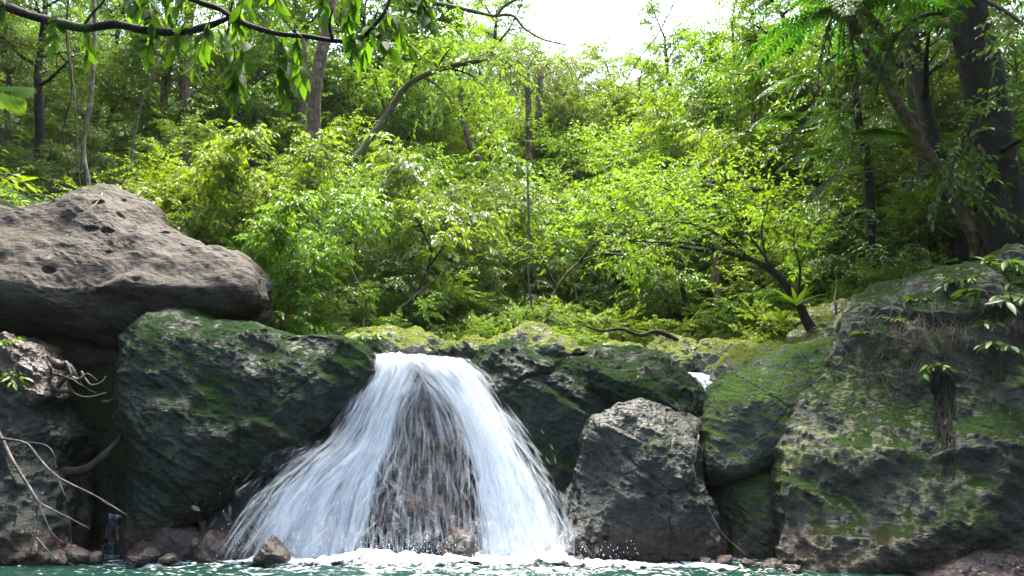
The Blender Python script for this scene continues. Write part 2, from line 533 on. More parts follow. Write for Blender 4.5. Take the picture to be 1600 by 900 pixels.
def rock(name, outline, centre, Y, label, mat, tf=0.6, tb=0.8, tilt=0.0, e=2.8, seed=0, sub=7, lump=0.06, rough=0.035, facets=7,
         pits=0, cat='boulder', group=None, strata=1.0, swing=0.0, parent=None, pitr=(0.02, 0.05), under=None, blocks=None, grain=1.0):
    """a boulder: traced outline at its distance, swelling tf towards the viewer and tb away, leaning back by tilt"""
    rng = np.random.default_rng(seed)
    C = at(centre[0], centre[1], Y)
    poly = []
    for (px, py) in outline:
        p = at(px, py, Y)
        for _ in range(4):
            yy = Y + tilt * (p[2] - C[2]) + swing * (p[0] - C[0])
            p = at(px, py, yy)
        poly.append((p[0] - C[0], p[2] - C[2]))
    poly = np.array(poly)
    nxt = np.roll(poly, -1, 0)
    dense = np.vstack([poly + (nxt - poly) * f for f in np.linspace(0, 1, 14)[:-1]])
    ang = np.arctan2(dense[:, 1], dense[:, 0])
    rad = np.hypot(dense[:, 0], dense[:, 1])
    o = np.argsort(ang)
    ang, rad = ang[o], rad[o]
    ga = np.linspace(-math.pi, math.pi, 721)
    gr = np.interp(ga, ang, rad, period=2 * math.pi)
    k = np.hanning(15); k /= k.sum()
    gr = np.convolve(np.concatenate([gr[-21:-1], gr, gr[1:21]]), k, 'same')[20:-20]
    S, T = ico(sub)
    x, y, z = S[:, 0], S[:, 1], S[:, 2]
    rho = np.hypot(x, z)
    sc = (rho ** e + np.abs(y) ** e) ** (-1.0 / e)
    U = S * sc[:, None]
    for _ in range(facets):
        d = rng.normal(size=3)
        d[1] = -abs(d[1]) * 1.3 - 0.35
        d /= np.linalg.norm(d)
        sup = (U @ d).max()
        off = sup * rng.uniform(0.74, 0.92)
        q = U @ d - off
        U = U - np.outer(np.where(q > 0, q * 0.85, 0), d)
    a = np.arctan2(z, x)
    lat = np.hypot(U[:, 0], U[:, 2])
    rr = np.interp(a, ga, gr) * lat
    P = np.stack([C[0] + rr * np.cos(a), Y + np.where(U[:, 1] < 0, tf, tb) * U[:, 1], C[2] + rr * np.sin(a)], 1)
    P[:, 1] += tilt * (P[:, 2] - C[2]) + swing * (P[:, 0] - C[0])
    if under:
        zu = at(centre[0], under[0], Y)[2]
        dz = np.clip(zu - P[:, 2], 0, 9)
        P[:, 1] += under[1] * dz * (U[:, 1] < 0.35)
    N = vnormals(P, T)
    size = math.sqrt(rad.mean() * max(tf, 0.3))
    ca, sa = math.cos(R(-28)), math.sin(R(-28))
    Q = np.stack([P[:, 0] * ca + P[:, 2] * sa, P[:, 1], -P[:, 0] * sa + P[:, 2] * ca], 1)
    h = lump * fbm(P * 1.6 / max(0.5, size) + seed, seed, 3)
    h += rough * strata * (ridge(Q * np.array([1.3, 1.3, 4.2]) + seed * 1.7, seed + 3, 4, 0.6) - 0.2)
    h += grain * rough * 0.6 * fbm(P * 7 + seed, seed + 9, 4, 0.6)
    h += rough * 0.35 * fbm(P * 26 + seed, seed + 19, 3, 0.6)
    if blocks:
        nb, amp = blocks
        sd0 = P[rng.choice(np.where(U[:, 1] < 0.1)[0], nb, replace=False)] + rng.normal(0, 0.1, (nb, 3))
        Wp = P + 0.10 * np.stack([fbm(P * 2.6 + 5 * q, seed + 31 + q, 4, 0.6) for q in range(3)], 1)
        D2 = np.stack([np.linalg.norm((Wp - c_) * np.array([1, 0.6, 1.25]), axis=1) for c_ in sd0], 1)
        i1 = D2.argmin(1)
        d1 = D2[np.arange(len(P)), i1]
        D2[np.arange(len(P)), i1] = 99
        gap = D2.min(1) - d1
        offs = rng.uniform(-1, 1, nb) * amp
        til = rng.normal(0, 2.2 * amp, (nb, 3))
        hb = offs[i1] + ((P - sd0[i1]) * til[i1]).sum(1)
        h += hb * np.clip(gap / 0.09, 0, 1) - 0.014 * np.exp(-(gap / 0.012) ** 2)
    if pits:
        front = np.where(N[:, 1] < -0.2)[0]
        for i in rng.choice(front, pits, replace=False):
            r = rng.uniform(*pitr)
            dv = P - P[i]
            dv[:, 2] *= 1.7
            dd = np.linalg.norm(dv, axis=1) / r
            h -= r * 0.9 * np.clip(1 - dd * dd, 0, 1) ** 0.7
    P = P + N * h[:, None]
    # origin at the rock's foot
    org = np.array([C[0], Y, P[:, 2].min()])
    ob = link(name, npmesh(name, P - org, None, T), mat, parent)
    ob.location = org
    tag(ob, label, cat, group)
    return ob


# the big overhanging boulder, upper left
rock('boulder', [(178, 295), (206, 300), (236, 322), (262, 348), (300, 372), (330, 392), (366, 394), (398, 404), (416, 430), (416, 462), (402, 484), (372, 494),
                 (335, 496), (300, 500), (262, 504), (232, 520), (200, 540), (150, 552), (100, 552), (40, 545), (-40, 530), (-140, 510), (-190, 440), (-130, 370), (-50, 338),
                 (0, 338), (30, 327), (62, 327), (85, 318), (120, 314), (150, 300)],
     (140, 430), 7.9, 'huge dry grey-brown pitted boulder perched high on the left', M['rock_dry'], tf=0.8, tb=1.1, tilt=0.62, e=2.7, seed=3, sub=8, lump=0.15, rough=0.027, grain=0.3, strata=1.2,
     facets=6, pits=24, pitr=(0.02, 0.08), under=(474, 1.0))
# square dark boulder left of the fall
rock('boulder', [(205, 545), (240, 512), (275, 502), (330, 503), (400, 510), (460, 512), (510, 521), (550, 538), (588, 556), (602, 582), (574, 622), (545, 655), (508, 690), (220, 885), (198, 840), (186, 770), (190, 690), (193, 640), (196, 590)],
     (370, 690), 7.2, 'square dark green mossy boulder directly left of the waterfall', M['rock_wet'], tf=0.62, tb=1.0, tilt=0.14, e=3.2, seed=8, sub=8, lump=0.13, rough=0.035, facets=6, blocks=(7, 0.016))
rock('boulder', [(330, 770), (380, 735), (430, 740), (470, 760), (500, 800), (520, 880), (300, 885), (296, 830)],
     (410, 820), 7.12, 'low wet bluish boulder under the spray at the left foot of the waterfall', M['rock_grey'], tf=0.22, tb=0.4, tilt=0.35, e=2.5, seed=12, sub=6, lump=0.07)
rock('rock', [(452, 690), (465, 682), (482, 690), (488, 720), (480, 770), (455, 765), (446, 725)], (466, 725), 6.85,
     'small brown wet rock knob beside the left edge of the falling water', M['rock_red'], tf=0.12, tb=0.4, e=2.4, seed=14, sub=6, lump=0.03, rough=0.02, cat='rock')
# ledge the water runs over, and the dark face right of it
rock('rock_ledge', [(486, 600), (520, 560), (560, 548), (640, 546), (700, 546), (770, 546), (850, 552), (905, 552), (980, 560), (1040, 575), (1085, 600), (1112, 640), (1110, 760), (1100, 900),
                    (480, 900), (478, 700)],
     (800, 720), 7.75, 'long dark wet rock face that the waterfall spills over', M['rock_wet'], tf=0.5, tb=1.2, tilt=0.22, e=4.0, seed=21, sub=8, lump=0.10, rough=0.05, facets=6, cat='rock ledge', blocks=(16, 0.04))
rock('boulder', [(610, 640), (635, 600), (665, 596), (695, 615), (718, 670), (736, 750), (748, 885), (588, 885), (592, 760)],
     (668, 760), 7.12, 'dark brown rock rib showing through the middle of the waterfall', M['rock_red'], tf=0.22, tb=0.5, tilt=0.22, e=2.4, seed=25, sub=7, lump=0.05)
rock('boulder', [(905, 566), (935, 550), (985, 546), (1030, 555), (1062, 580), (1098, 606), (1108, 640), (1100, 690), (1040, 700), (960, 650), (910, 610)],
     (1010, 615), 7.45, 'rounded dark mossy boulder above the pointed grey one', M['rock_wet'], tf=0.45, tb=0.7, tilt=0.35, e=2.6, seed=27, sub=7, lump=0.07)
rock('boulder', [(930, 652), (962, 632), (990, 626), (1022, 632), (1052, 646), (1092, 660), (1098, 690), (1097, 740), (1112, 800), (1124, 860), (1118, 895), (1000, 900), (920, 895), (888, 850),
                 (880, 800), (884, 762), (896, 722), (915, 675)],
     (1000, 765), 6.95, 'pointed damp grey pitted boulder right of the waterfall', M['rock_grey'], tf=0.45, tb=0.6, tilt=0.18, e=2.9, seed=31, sub=8, lump=0.07, rough=0.04, facets=7, blocks=(6, 0.012), pits=22, pitr=(0.018, 0.04))
rock('boulder', [(1100, 640), (1122, 600), (1160, 575), (1210, 552), (1270, 536), (1330, 530), (1360, 600), (1340, 700), (1290, 735), (1222, 728), (1190, 745), (1120, 756), (1090, 742), (1088, 690)],
     (1220, 645), 7.15, 'smooth green-topped block wedged against the cliff on the right', M['rock_block'], tf=0.40, tb=0.8, tilt=0.30, e=4.2, seed=37, sub=8, lump=0.05, rough=0.025, facets=7, blocks=(4, 0.008))
rock('boulder', [(1130, 760), (1180, 740), (1235, 730), (1270, 780), (1270, 890), (1118, 895), (1120, 830)],
     (1190, 815), 6.95, 'shadowed brown-footed block under the green-topped block', M['rock_block'], tf=0.28, tb=0.6, e=3.2, seed=39, sub=7, lump=0.04)
# the right-hand wall
rock('cliff', [(1290, 555), (1335, 495), (1405, 452), (1470, 428), (1530, 410), (1620, 396), (1760, 390), (1900, 420), (1960, 650), (1900, 960), (1600, 960), (1400, 950), (1215, 935), (1208, 860),
               (1214, 760), (1226, 690), (1256, 610)],
     (1540, 700), 6.55, 'tall lichen-patched rock wall filling the lower right', M['rock_wall'], tf=0.75, tb=1.5, tilt=0.22, e=4.4, seed=44, sub=8, lump=0.17, rough=0.05, facets=8, cat='rock wall', swing=-0.06, blocks=(18, 0.022))
rock('boulder', [(1440, 905), (1480, 872), (1540, 856), (1620, 850), (1700, 870), (1720, 960), (1440, 960)],
     (1580, 915), 5.75, 'low rounded wet brown rock at the foot of the rock wall', M['rock_red'], tf=0.3, tb=0.5, tilt=0.3, e=2.4, seed=46, sub=7, lump=0.05)
# left bank
rock('boulder', [(-60, 560), (0, 560), (40, 575), (75, 610), (85, 680), (90, 740), (100, 800), (95, 885), (-90, 890), (-120, 700)],
     (0, 720), 6.75, 'mossy grey bank rock at the far left edge above the pool', M['rock_grey'], tf=0.42, tb=0.9, tilt=0.25, e=2.6, seed=51, sub=7, lump=0.12, rough=0.06)
rock('boulder', [(-40, 525), (20, 520), (55, 540), (85, 580), (90, 620), (60, 640), (20, 610), (-40, 600)],
     (30, 575), 6.8, 'slanting brown slab on top of the left bank rock', M['rock_red'], tf=0.22, tb=0.5, tilt=0.2, e=2.8, seed=52, sub=7, lump=0.06, rough=0.05)
rock('boulder', [(-60, 760), (10, 770), (50, 800), (60, 850), (70, 890), (-80, 890)], (0, 835), 6.45,
     'low wet rock under the dead branch at the left edge', M['rock_grey'], tf=0.2, tb=0.5, tilt=0.3, e=2.4, seed=53, sub=6, lump=0.07)
rock('boulder', [(60, 520), (150, 545), (230, 560), (240, 700), (230, 890), (70, 890), (50, 700)], (145, 720), 8.0,
     'black rock at the back of the gap under the big boulder', M['rock_wet'], tf=0.4, tb=0.8, tilt=0.1, e=2.8, seed=54, sub=7, lump=0.15, rough=0.07)
rock('boulder', [(205, 838), (250, 826), (310, 832), (330, 850), (335, 890), (205, 890)], (270, 862), 6.72,
     'flat reddish wet rock at the foot of the square boulder', M['rock_red'], tf=0.2, tb=0.3, e=2.6, seed=55, sub=6, lump=0.05, cat='rock')
rock('rock', [(300, 838), (340, 824), (385, 832), (410, 850), (420, 890), (300, 890)], (355, 860), 6.66,
     'reddish wet rock between the flat red rock and the spray', M['rock_red'], tf=0.2, tb=0.3, e=2.4, seed=56, sub=6, lump=0.06)
rock('rock', [(396, 872), (410, 848), (424, 836), (434, 846), (452, 866), (458, 884), (394, 884)], (426, 864), 6.35,
     'small pointed brown rock poking from the foam at left', M['rock_red'], tf=0.12, tb=0.15, e=2.2, seed=57, sub=6, lump=0.03, rough=0.015)
rock('rock', [(690, 850), (705, 825), (725, 822), (742, 840), (746, 882), (688, 882)], (718, 855), 6.62,
     'small dark rock in the foam under the middle of the fall', M['rock_red'], tf=0.14, tb=0.2, e=2.3, seed=58, sub=6, lump=0.03, rough=0.015)
for pts, cen, Y, lab, sd_, tfv in [
    ([(535, 540), (560, 522), (600, 515), (645, 518), (690, 534), (700, 560), (620, 570), (540, 565)], (615, 543), 8.1, 'broad mossy rock at the lip just above the falling water', 61, 0.5),
    ([(688, 545), (705, 530), (730, 528), (760, 540), (768, 560), (700, 565)], (727, 547), 8.0, 'little moss-capped rock in the middle of the ledge', 62, 0.3),
    ([(755, 545), (785, 525), (820, 517), (860, 522), (905, 538), (925, 556), (860, 572), (765, 570)], (840, 545), 8.15, 'long moss-covered hump on the ledge right of the fall', 63, 0.5),
    ([(900, 552), (930, 540), (990, 542), (1030, 552), (1050, 580), (910, 580)], (970, 560), 8.6, 'flat mossy rock behind the rounded dark boulder', 64, 0.4),
    ([(1040, 570), (1050, 548), (1075, 536), (1095, 550), (1098, 580), (1060, 590)], (1070, 562), 8.8, 'small pale green rounded rock by the upper cascade', 65, 0.3),
    ([(1085, 560), (1095, 538), (1130, 528), (1170, 535), (1205, 548), (1190, 585), (1100, 590)], (1140, 558), 8.6, 'yellow-green mossy rock right of the upper cascade', 66, 0.4),
    ([(1115, 578), (1150, 556), (1210, 542), (1290, 530), (1320, 545), (1290, 575), (1180, 590), (1125, 598)], (1210, 563), 7.9, 'long pale slab streaked with moss behind the green-topped block', 67, 0.5),
    ([(1250, 520), (1270, 505), (1300, 498), (1330, 505), (1345, 530), (1330, 550), (1260, 550)], (1298, 525), 8.3, 'round mossy rock beside the leaning stem', 68, 0.35),
    ([(1255, 500), (1275, 482), (1320, 474), (1365, 480), (1380, 510), (1300, 520)], (1320, 498), 9.0, 'grey rock furthest up the right bank', 69, 0.4),
    ([(1005, 555), (1020, 535), (1045, 528), (1075, 540), (1070, 570), (1020, 570)], (1040, 550), 9.6, 'dim rounded rock under the crooked low branch', 70, 0.4),
]:
    rock('mossy_rock', pts, cen, Y, lab, M['rock_ledge'], tf=tfv, tb=0.6, tilt=0.9, e=2.3, seed=sd_, sub=7, lump=0.12, rough=0.06, facets=4, cat='rock', group='mossy rocks along the ledge')

# ------------------------------------------------------------------ water
t = NT('pool water')
g = t.n('ShaderNodeNewGeometry')
pos = g.outputs['Position']
sx = t.n('ShaderNodeSeparateXYZ'); t.l(pos, sx.inputs[0])
near = t.math('SUBTRACT', sx.outputs[0], -0.35)
near = t.math('MULTIPLY', near, near)
ny = t.math('SUBTRACT', sx.outputs[1], 6.75)
near = t.math('SQRT', t.math('ADD', t.math('MULTIPLY', near, 0.22), t.math('MULTIPLY', t.math('MULTIPLY', ny, ny), 2.2)))
fz = t.noise(t.mapping(pos, (1.7, 4.2, 1)), 4.0, 7, 0.6, 1.2)
fm = t.step(t.math('SUBTRACT', fz, t.math('MULTIPLY', near, 0.10)), 0.40, 0.58)
colw = t.mix(t.noise(pos, 1.6, 3), (0.004, 0.020, 0.020), (0.010, 0.036, 0.022))
p1 = t.bsdf(Base_Color=colw, Roughness=0.07, IOR=1.33, Specular_IOR_Level=0.55)
p2 = t.bsdf(Base_Color=(0.72, 0.78, 0.84), Roughness=0.6)
mx = t.n('ShaderNodeMixShader'); t.l(fm, mx.inputs[0]); t.l(p1.outputs[0], mx.inputs[1]); t.l(p2.outputs[0], mx.inputs[2])
M['pool'] = t.done(mx.outputs[0])


def wave(X, Yy):
    P = np.stack([X.ravel() * 2.6, Yy.ravel() * 4.5, 0 * X.ravel()], 1)
    d = np.hypot((X.ravel() + 0.35) * 0.5, (Yy.ravel() - 6.8))
    a = 0.016 + 0.034 * np.exp(-d * 0.9)
    return (a * (fbm(P, 71, 4, 0.6) + 0.7 * ridge(P * 1.9, 77, 3) - 0.2)).reshape(X.shape)


xs = np.concatenate([np.linspace(-8, -4.8, 12), np.linspace(-4.75, 4.75, 520), np.linspace(4.8, 8, 12)])
ys = np.concatenate([np.linspace(-14, 5.1, 40), np.linspace(5.13, 7.6, 170)])
pool = link('pool_water', grid_mesh('pool_water', xs, ys, wave), M['pool'])
tag(pool, 'rippled green-blue plunge pool with white foam streaks', 'water', kind='structure')

t = NT('stream water')
M['stream'] = t.done(t.bsdf(Base_Color=(0.05, 0.07, 0.06), Roughness=0.12, IOR=1.33).outputs[0])
xs = np.linspace(-0.9, 1.3, 30); ys = np.linspace(7.7, 16, 60)
st = link('stream_water', grid_mesh('stream_water', xs, ys, lambda X, Y_: 1.66 + np.clip(Y_ - 10, 0, 8) * 0.1 + 0 * X), M['stream'])
tag(st, 'shallow stream on the ledge above the waterfall', 'water', kind='structure')


def fall_mat(name, su, sv, lo, hi, edge=0.26, col=(0.82, 0.87, 0.95), seed=0.0, top=0.25):
    t = NT(name)
    uv = t.n('ShaderNodeUVMap').outputs[0]
    s = t.n('ShaderNodeSeparateXYZ'); t.l(uv, s.inputs[0])
    a = t.noise(t.mapping(uv, (su, sv, 1), loc=(seed, seed * 2, seed)), 1.0, 5, 0.62, 0.15)
    b = t.noise(t.mapping(uv, (su * 5, sv * 1.6, 1), loc=(seed, 0, seed)), 1.0, 3, 0.6)
    v = t.math('ADD', t.math('MULTIPLY', a, 0.62), t.math('MULTIPLY', b, 0.38))
    cl = t.noise(t.mapping(uv, (3.5, 2.6, 1), loc=(seed * 3, seed, 0)), 1.0, 4, 0.6)
    v = t.math('ADD', v, t.math('MULTIPLY', t.math('SUBTRACT', cl, 0.5), 0.75))
    v = t.math('ADD', v, t.step(s.outputs[1], top, 0.0, 0.0, 0.28))
    ed = t.math('MULTIPLY', t.step(s.outputs[0], 0.0, edge), t.step(s.outputs[0], 1.0, 1.0 - edge))
    v = t.math('ADD', v, t.math('MULTIPLY', t.math('SUBTRACT', ed, 1.0), 0.36))
    al = t.step(v, lo, hi)
    al = t.math('MULTIPLY', al, t.step(t.math('ADD', s.outputs[1], t.math('MULTIPLY', t.math('SUBTRACT', a, 0.5), 0.12)), 0.0, 0.05))
    al = t.math('MULTIPLY', al, 0.97)
    d = t.bsdf(Base_Color=col, Roughness=0.45, Specular_IOR_Level=0.4)
    tr = t.n('ShaderNodeBsdfTranslucent'); tr.inputs[0].default_value = (*col, 1)
    m1 = t.n('ShaderNodeMixShader'); m1.inputs[0].default_value = 0.5
    t.l(d.outputs[0], m1.inputs[1]); t.l(tr.outputs[0], m1.inputs[2])
    tp = t.n('ShaderNodeBsdfTransparent')
    m2 = t.n('ShaderNodeMixShader')
    t.l(al, m2.inputs[0]); t.l(tp.outputs[0], m2.inputs[1]); t.l(m1.outputs[0], m2.inputs[2])
    return t.done(m2.outputs[0])


def strand_mat():
    t = NT('falling water strands')
    g = t.n('ShaderNodeNewGeometry')
    at_ = t.n('ShaderNodeAttribute', attribute_name='fade')
    d = t.bsdf(Base_Color=(0.82, 0.87, 0.95), Roughness=0.5, Specular_IOR_Level=0.3)
    tr = t.n('ShaderNodeBsdfTranslucent'); tr.inputs[0].default_value = (0.82, 0.87, 0.95, 1)
    m1 = t.n('ShaderNodeMixShader'); m1.inputs[0].default_value = 0.5
    t.l(d.outputs[0], m1.inputs[1]); t.l(tr.outputs[0], m1.inputs[2])
    tp = t.n('ShaderNodeBsdfTransparent')
    m2 = t.n('ShaderNodeMixShader')
    t.put(m2.inputs[0], at_.outputs['Fac'])
    t.l(tp.outputs[0], m2.inputs[1]); t.l(m1.outputs[0], m2.inputs[2])
    return t.done(m2.outputs[0])


def set_fade(me, vals):
    a = me.attributes.new('fade', 'FLOAT', 'POINT')
    a.data.foreach_set('value', np.asarray(vals, np.float32))


M['strand'] = strand_mat()
LO = [(572, 552), (574, 560), (568, 592), (544, 640), (512, 690), (458, 730), (406, 782), (352, 874)]
LI = [(664, 553), (668, 564), (656, 598), (634, 644), (628, 692), (621, 738), (615, 790), (612, 876)]
RI = [(622, 551), (632, 564), (668, 598), (698, 642), (716, 692), (725, 738), (730, 790), (735, 874)]
RO = [(720, 558), (731, 566), (757, 592), (787, 640), (820, 692), (846, 738), (873, 790), (908, 876)]


def fall_pt(A, B, u, t_, dy=0.0):
    """point on a falling sheet: u across, t_ down (arrays)"""
    fwd = 0.30 if A is LO and B is LI else 0.0
    A = np.array(A, float); B = np.array(B, float)
    n = len(A)
    q = np.linspace(0, 1, n)
    ax, ay = np.interp(t_, q, A[:, 0]), np.interp(t_, q, A[:, 1])
    bx, by = np.interp(t_, q, B[:, 0]), np.interp(t_, q, B[:, 1])
    px, py = ax + (bx - ax) * u, ay + (by - ay) * u
    Y = 7.62 - 0.36 * np.minimum(1, t_ * 7) ** 0.7 - 0.50 * t_ ** 1.3 + dy - fwd * t_ * (1 - u)
    a = (px - 800) / FPX; b = (450 - py) / FPX
    tt = Y / (CP - b * SP)
    return np.stack([a * tt, Y, CAM_H + tt * (SP + b * CP)], -1)


A_ = [np.array(spline(np.array(k, float), 40)) for k in (LO, LI, RI, RO)]
LO, LI, RI, RO = A_
wf = empty('waterfall', at(650, 868, 6.8))
tag(wf, 'white waterfall splitting into two veils over the dark rocks', 'waterfall')
worg = np.array(wf.location)


def sheet(name, A, B, mat, dy, seed, wob=0.03):
    nu, nv = 50, 70
    U, T_ = np.meshgrid(np.linspace(0, 1, nu), np.linspace(0, 1, nv))
    P = fall_pt(A, B, U.ravel(), T_.ravel(), dy)
    P[:, 1] -= wob * ridge(np.stack([U.ravel() * 9, T_.ravel() * 2.2, 0 * U.ravel() + seed], 1), seed, 3) * (0.4 + T_.ravel())
    P[:, 2] += 0.09 * (fbm(np.stack([U.ravel() * 7 + seed, 0 * U.ravel(), 0 * U.ravel()], 1), 7, 3) - 0.25) * np.clip(1 - T_.ravel() / 0.12, 0, 1)
    i = (np.arange(nv - 1)[:, None] * nu + np.arange(nu - 1)[None, :]).ravel()
    Q = np.stack([i, i + 1, i + nu + 1, i + nu], 1)
    me = npmesh(name, P - worg, Q, uv=np.stack([U.ravel(), T_.ravel()], 1))
    return link(name, me, mat, wf)


for k, (su, sv, lo, hi, dy) in enumerate(((13, 0.8, 0.32, 0.60, 0.0), (22, 1.1, 0.35, 0.62, 0.06), (8, 0.7, 0.33, 0.64, 0.12))):
    sheet('left_veil', LO, LI, fall_mat('left veil water %d' % k, su, sv, lo, hi, seed=1.0 + k), dy, 1 + k, 0.05)
    sheet('right_veil', RI, RO, fall_mat('right veil water %d' % k, su, sv, lo - 0.02, hi - 0.02, seed=9.0 + k), dy, 5 + k)
sheet('thin_veil', LI, RI, fall_mat('thin middle veil water', 26, 1.3, 0.53, 0.80, seed=3.0, edge=0.02, top=0.26), 0.03, 15)
sheet('thin_veil', LI, RI, fall_mat('thin middle veil inner water', 40, 1.8, 0.55, 0.82, seed=4.0, edge=0.02, top=0.24), 0.0, 16)
UPV = np.array([0, 0, 1.0])
rng = np.random.default_rng(5)
sb = MB()
fade = []


def strand(mb, P, rr, alpha):
    """a filament of falling water, fading out towards both ends"""
    k = len(P)
    f = alpha * np.sin(np.linspace(0.08, math.pi - 0.08, k)) ** 0.8
    mb.tube(P, rr, 4)
    fade.append(np.concatenate([np.repeat(f, 4), [0.0, 0.0]]))


for (A, B, n, a0) in ((LO, LI, 1700, 0.9), (RI, RO, 1500, 0.9), (LI, RI, 420, 0.75)):
    for _ in range(n):
        u = rng.random()
        if B is RO or A is LO:
            u = u + rng.normal(0, 0.07)
        t0 = rng.random() * 0.95 - 0.02
        t1 = min(1.0, t0 + rng.uniform(0.05, 0.18))
        t0 = max(0, t0)
        tt = np.linspace(t0, t1, 7)
        over = rng.normal(0, 0.10) * (tt - t0) / (t1 - t0 + 1e-6) * 0.6
        P = fall_pt(A, B, u + over, tt, -rng.uniform(0.0, 0.18) * (0.25 + tt))
        fat = rng.random()
        rr = (0.0016 + 0.014 * fat ** 1.6) * np.sin(np.linspace(0.3, math.pi - 0.3, 7))
        strand(sb, P, rr, a0 * (0.22 - 0.13 * fat) * rng.uniform(0.5, 1.3))
# thrown out where the left veil strikes its ledge, and off the outer edges
for _ in range(800):
    q = rng.random()
    if q < 0.93:
        s0 = at(rng.uniform(440, 560), rng.uniform(690, 800), 6.9 - rng.uniform(0, .15))
        v = np.array([rng.uniform(-1.6, 0.1), -0.5, rng.uniform(-0.8, 0.7)])
    else:
        s0 = at(rng.uniform(770, 860), rng.uniform(650, 830), 6.9 - rng.uniform(0, .15))
        v = np.array([rng.uniform(0.1, 1.2), -0.4, rng.uniform(-1.0, 0.2)])
    ta = rng.uniform(0, 0.22)
    tm = np.linspace(ta, ta + rng.uniform(0.03, 0.09), 5)
    P = s0 + np.outer(tm, v) - np.outer(4.9 * tm * tm, UPV)
    fat = rng.random()
    strand(sb, P, (0.0012 + 0.007 * fat ** 2) * np.sin(np.linspace(0.3, 2.8, 5)), (0.30 - 0.2 * fat))
for _ in range(700):
    # fine mist hanging over the foot of the fall
    px = rng.choice([rng.normal(450, 60), rng.uniform(400, 900), rng.normal(830, 45)])
    s0 = at(px, 868 - abs(rng.normal(0, 35)), rng.uniform(6.35, 6.75))
    dq = np.array([rng.normal(0, 0.05), rng.normal(0, .02), rng.uniform(.03, .12)])
    strand(sb, s0 + np.outer(np.linspace(0, 1, 5), dq), rng.uniform(0.012, 0.035) * np.array([.3, .8, 1, .8, .3]), rng.uniform(0.02, 0.065))
me_ = sb.mesh('water_strands')
set_fade(me_, np.concatenate(fade))
so_ = link('water_strands', me_, M['strand'], wf)
so_.location = -worg
so_['kind'] = 'stuff'
dm = MB(); nd = 0
octv = np.array([(1, 0, 0), (-1, 0, 0), (0, 1, 0), (0, -1, 0), (0, 0, 1), (0, 0, -1)], float)
octt = np.array([(0, 2, 4), (2, 1, 4), (1, 3, 4), (3, 0, 4), (2, 0, 5), (1, 2, 5), (3, 1, 5), (0, 3, 5)])
for _ in range(1100):
    if rng.random() < 0.4:
        px, py = rng.normal(450, 60), 870 - abs(rng.normal(0, 50))
    else:
        px, py = rng.uniform(420, 1000), 872 - abs(rng.normal(0, 16))
    Pc = at(px, py, rng.uniform(6.35, 6.8))
    r = rng.uniform(0.0015, 0.004)
    dm.add(octv * np.array([r, r, r * rng.uniform(1, 3)]) + Pc, None, octt)
me_ = dm.mesh('spray')
set_fade(me_, np.full(len(me_.vertices), 0.6))
sp_ = link('spray', me_, M['strand'], wf)
sp_.location = -worg
sp_['kind'] = 'stuff'

# foam bank
t = NT('white foam')
g = t.n('ShaderNodeNewGeometry')
fn = t.noise(g.outputs['Position'], 30, 6, 0.7)
bp = t.n('ShaderNodeBump'); bp.inputs['Distance'].default_value = 0.03; t.l(fn, bp.inputs['Height'])
fuv = t.n('ShaderNodeUVMap').outputs[0]
fs = t.n('ShaderNodeSeparateXYZ'); t.l(fuv, fs.inputs[0])
fe = t.math('MULTIPLY', fs.outputs[1], t.math('SUBTRACT', 1.0, fs.outputs[1]))
fa = t.math('ADD', t.noise(t.mapping(g.outputs['Position'], (0.7, 1, 1)), 17, 7, 0.72), t.math('MULTIPLY', fe, 1.6))
fa = t.step(fa, 0.58, 0.78)
fcol = t.mix(t.noise(g.outputs['Position'], 11, 5, 0.7), (0.62, 0.70, 0.80), (0.86, 0.89, 0.93))
fp = t.bsdf(Base_Color=fcol, Roughness=0.5, Normal=bp.outputs[0])
ft = t.n('ShaderNodeBsdfTransparent')
fm2 = t.n('ShaderNodeMixShader'); t.l(fa, fm2.inputs[0]); t.l(ft.outputs[0], fm2.inputs[1]); t.l(fp.outputs[0], fm2.inputs[2])
M['foam'] = t.done(fm2.outputs[0])
# white turbulent crest where the stream tips over the lip
cr = MB()
nu, nv = 120, 30
U, T_ = np.meshgrid(np.linspace(0, 1, nu), np.linspace(-1, 1, nv))
u, v = U.ravel(), T_.ravel()
pc = np.array([at(570 + 158 * q, 554 + 4 * q + 12 * (2 * q - 1) ** 2 * (q > .5), 7.42) for q in np.linspace(0, 1, nu)])
P = np.stack([np.interp(u, np.linspace(0, 1, nu), pc[:, 0]), 7.50 + 0.26 * v, np.interp(u, np.linspace(0, 1, nu), pc[:, 2])], 1)
nn = fbm(P * np.array([9, 5, 9]), 131, 4, 0.6)
P[:, 2] += (0.055 * np.clip(1 - v * v, 0, 1) ** 0.5 * (0.35 + 1.5 * nn + 0.7 * fbm(P * 25, 133, 3))) * np.clip(np.minimum(u, 1 - u) * 8, 0, 1) - 0.07 * np.clip(-v, 0, 1) ** 2 - 0.03
i = (np.arange(nv - 1)[:, None] * nu + np.arange(nu - 1)[None, :]).ravel()
cr.add(P, np.stack([i, i + 1, i + nu + 1, i + nu], 1))
cro = link('crest', npmesh('crest', P, cr.Q[0], uv=np.stack([u, v * 0.5 + 0.5], 1)), M['foam'], wf)
cro.location = -worg
fb = MB()
pathpx = spline(np.array([(325, 866, 6.55), (400, 866, 6.5), (470, 867, 6.45), (560, 868, 6.55), (660, 870, 6.5), (760, 872, 6.5), (850, 874, 6.45), (920, 880, 6.4), (1000, 884, 6.35), (1090, 887, 6.3), (1180, 893, 6.2)], float), 400)
for k in range(400):
    pass
nu, nv = 400, 26
xx = np.array([at(p[0], p[1], p[2])[0] for p in pathpx]); yy = pathpx[:, 2]
U = np.repeat(np.arange(nu), nv)
Vv = np.tile(np.linspace(-1, 1, nv), nu)
fx = xx[U]
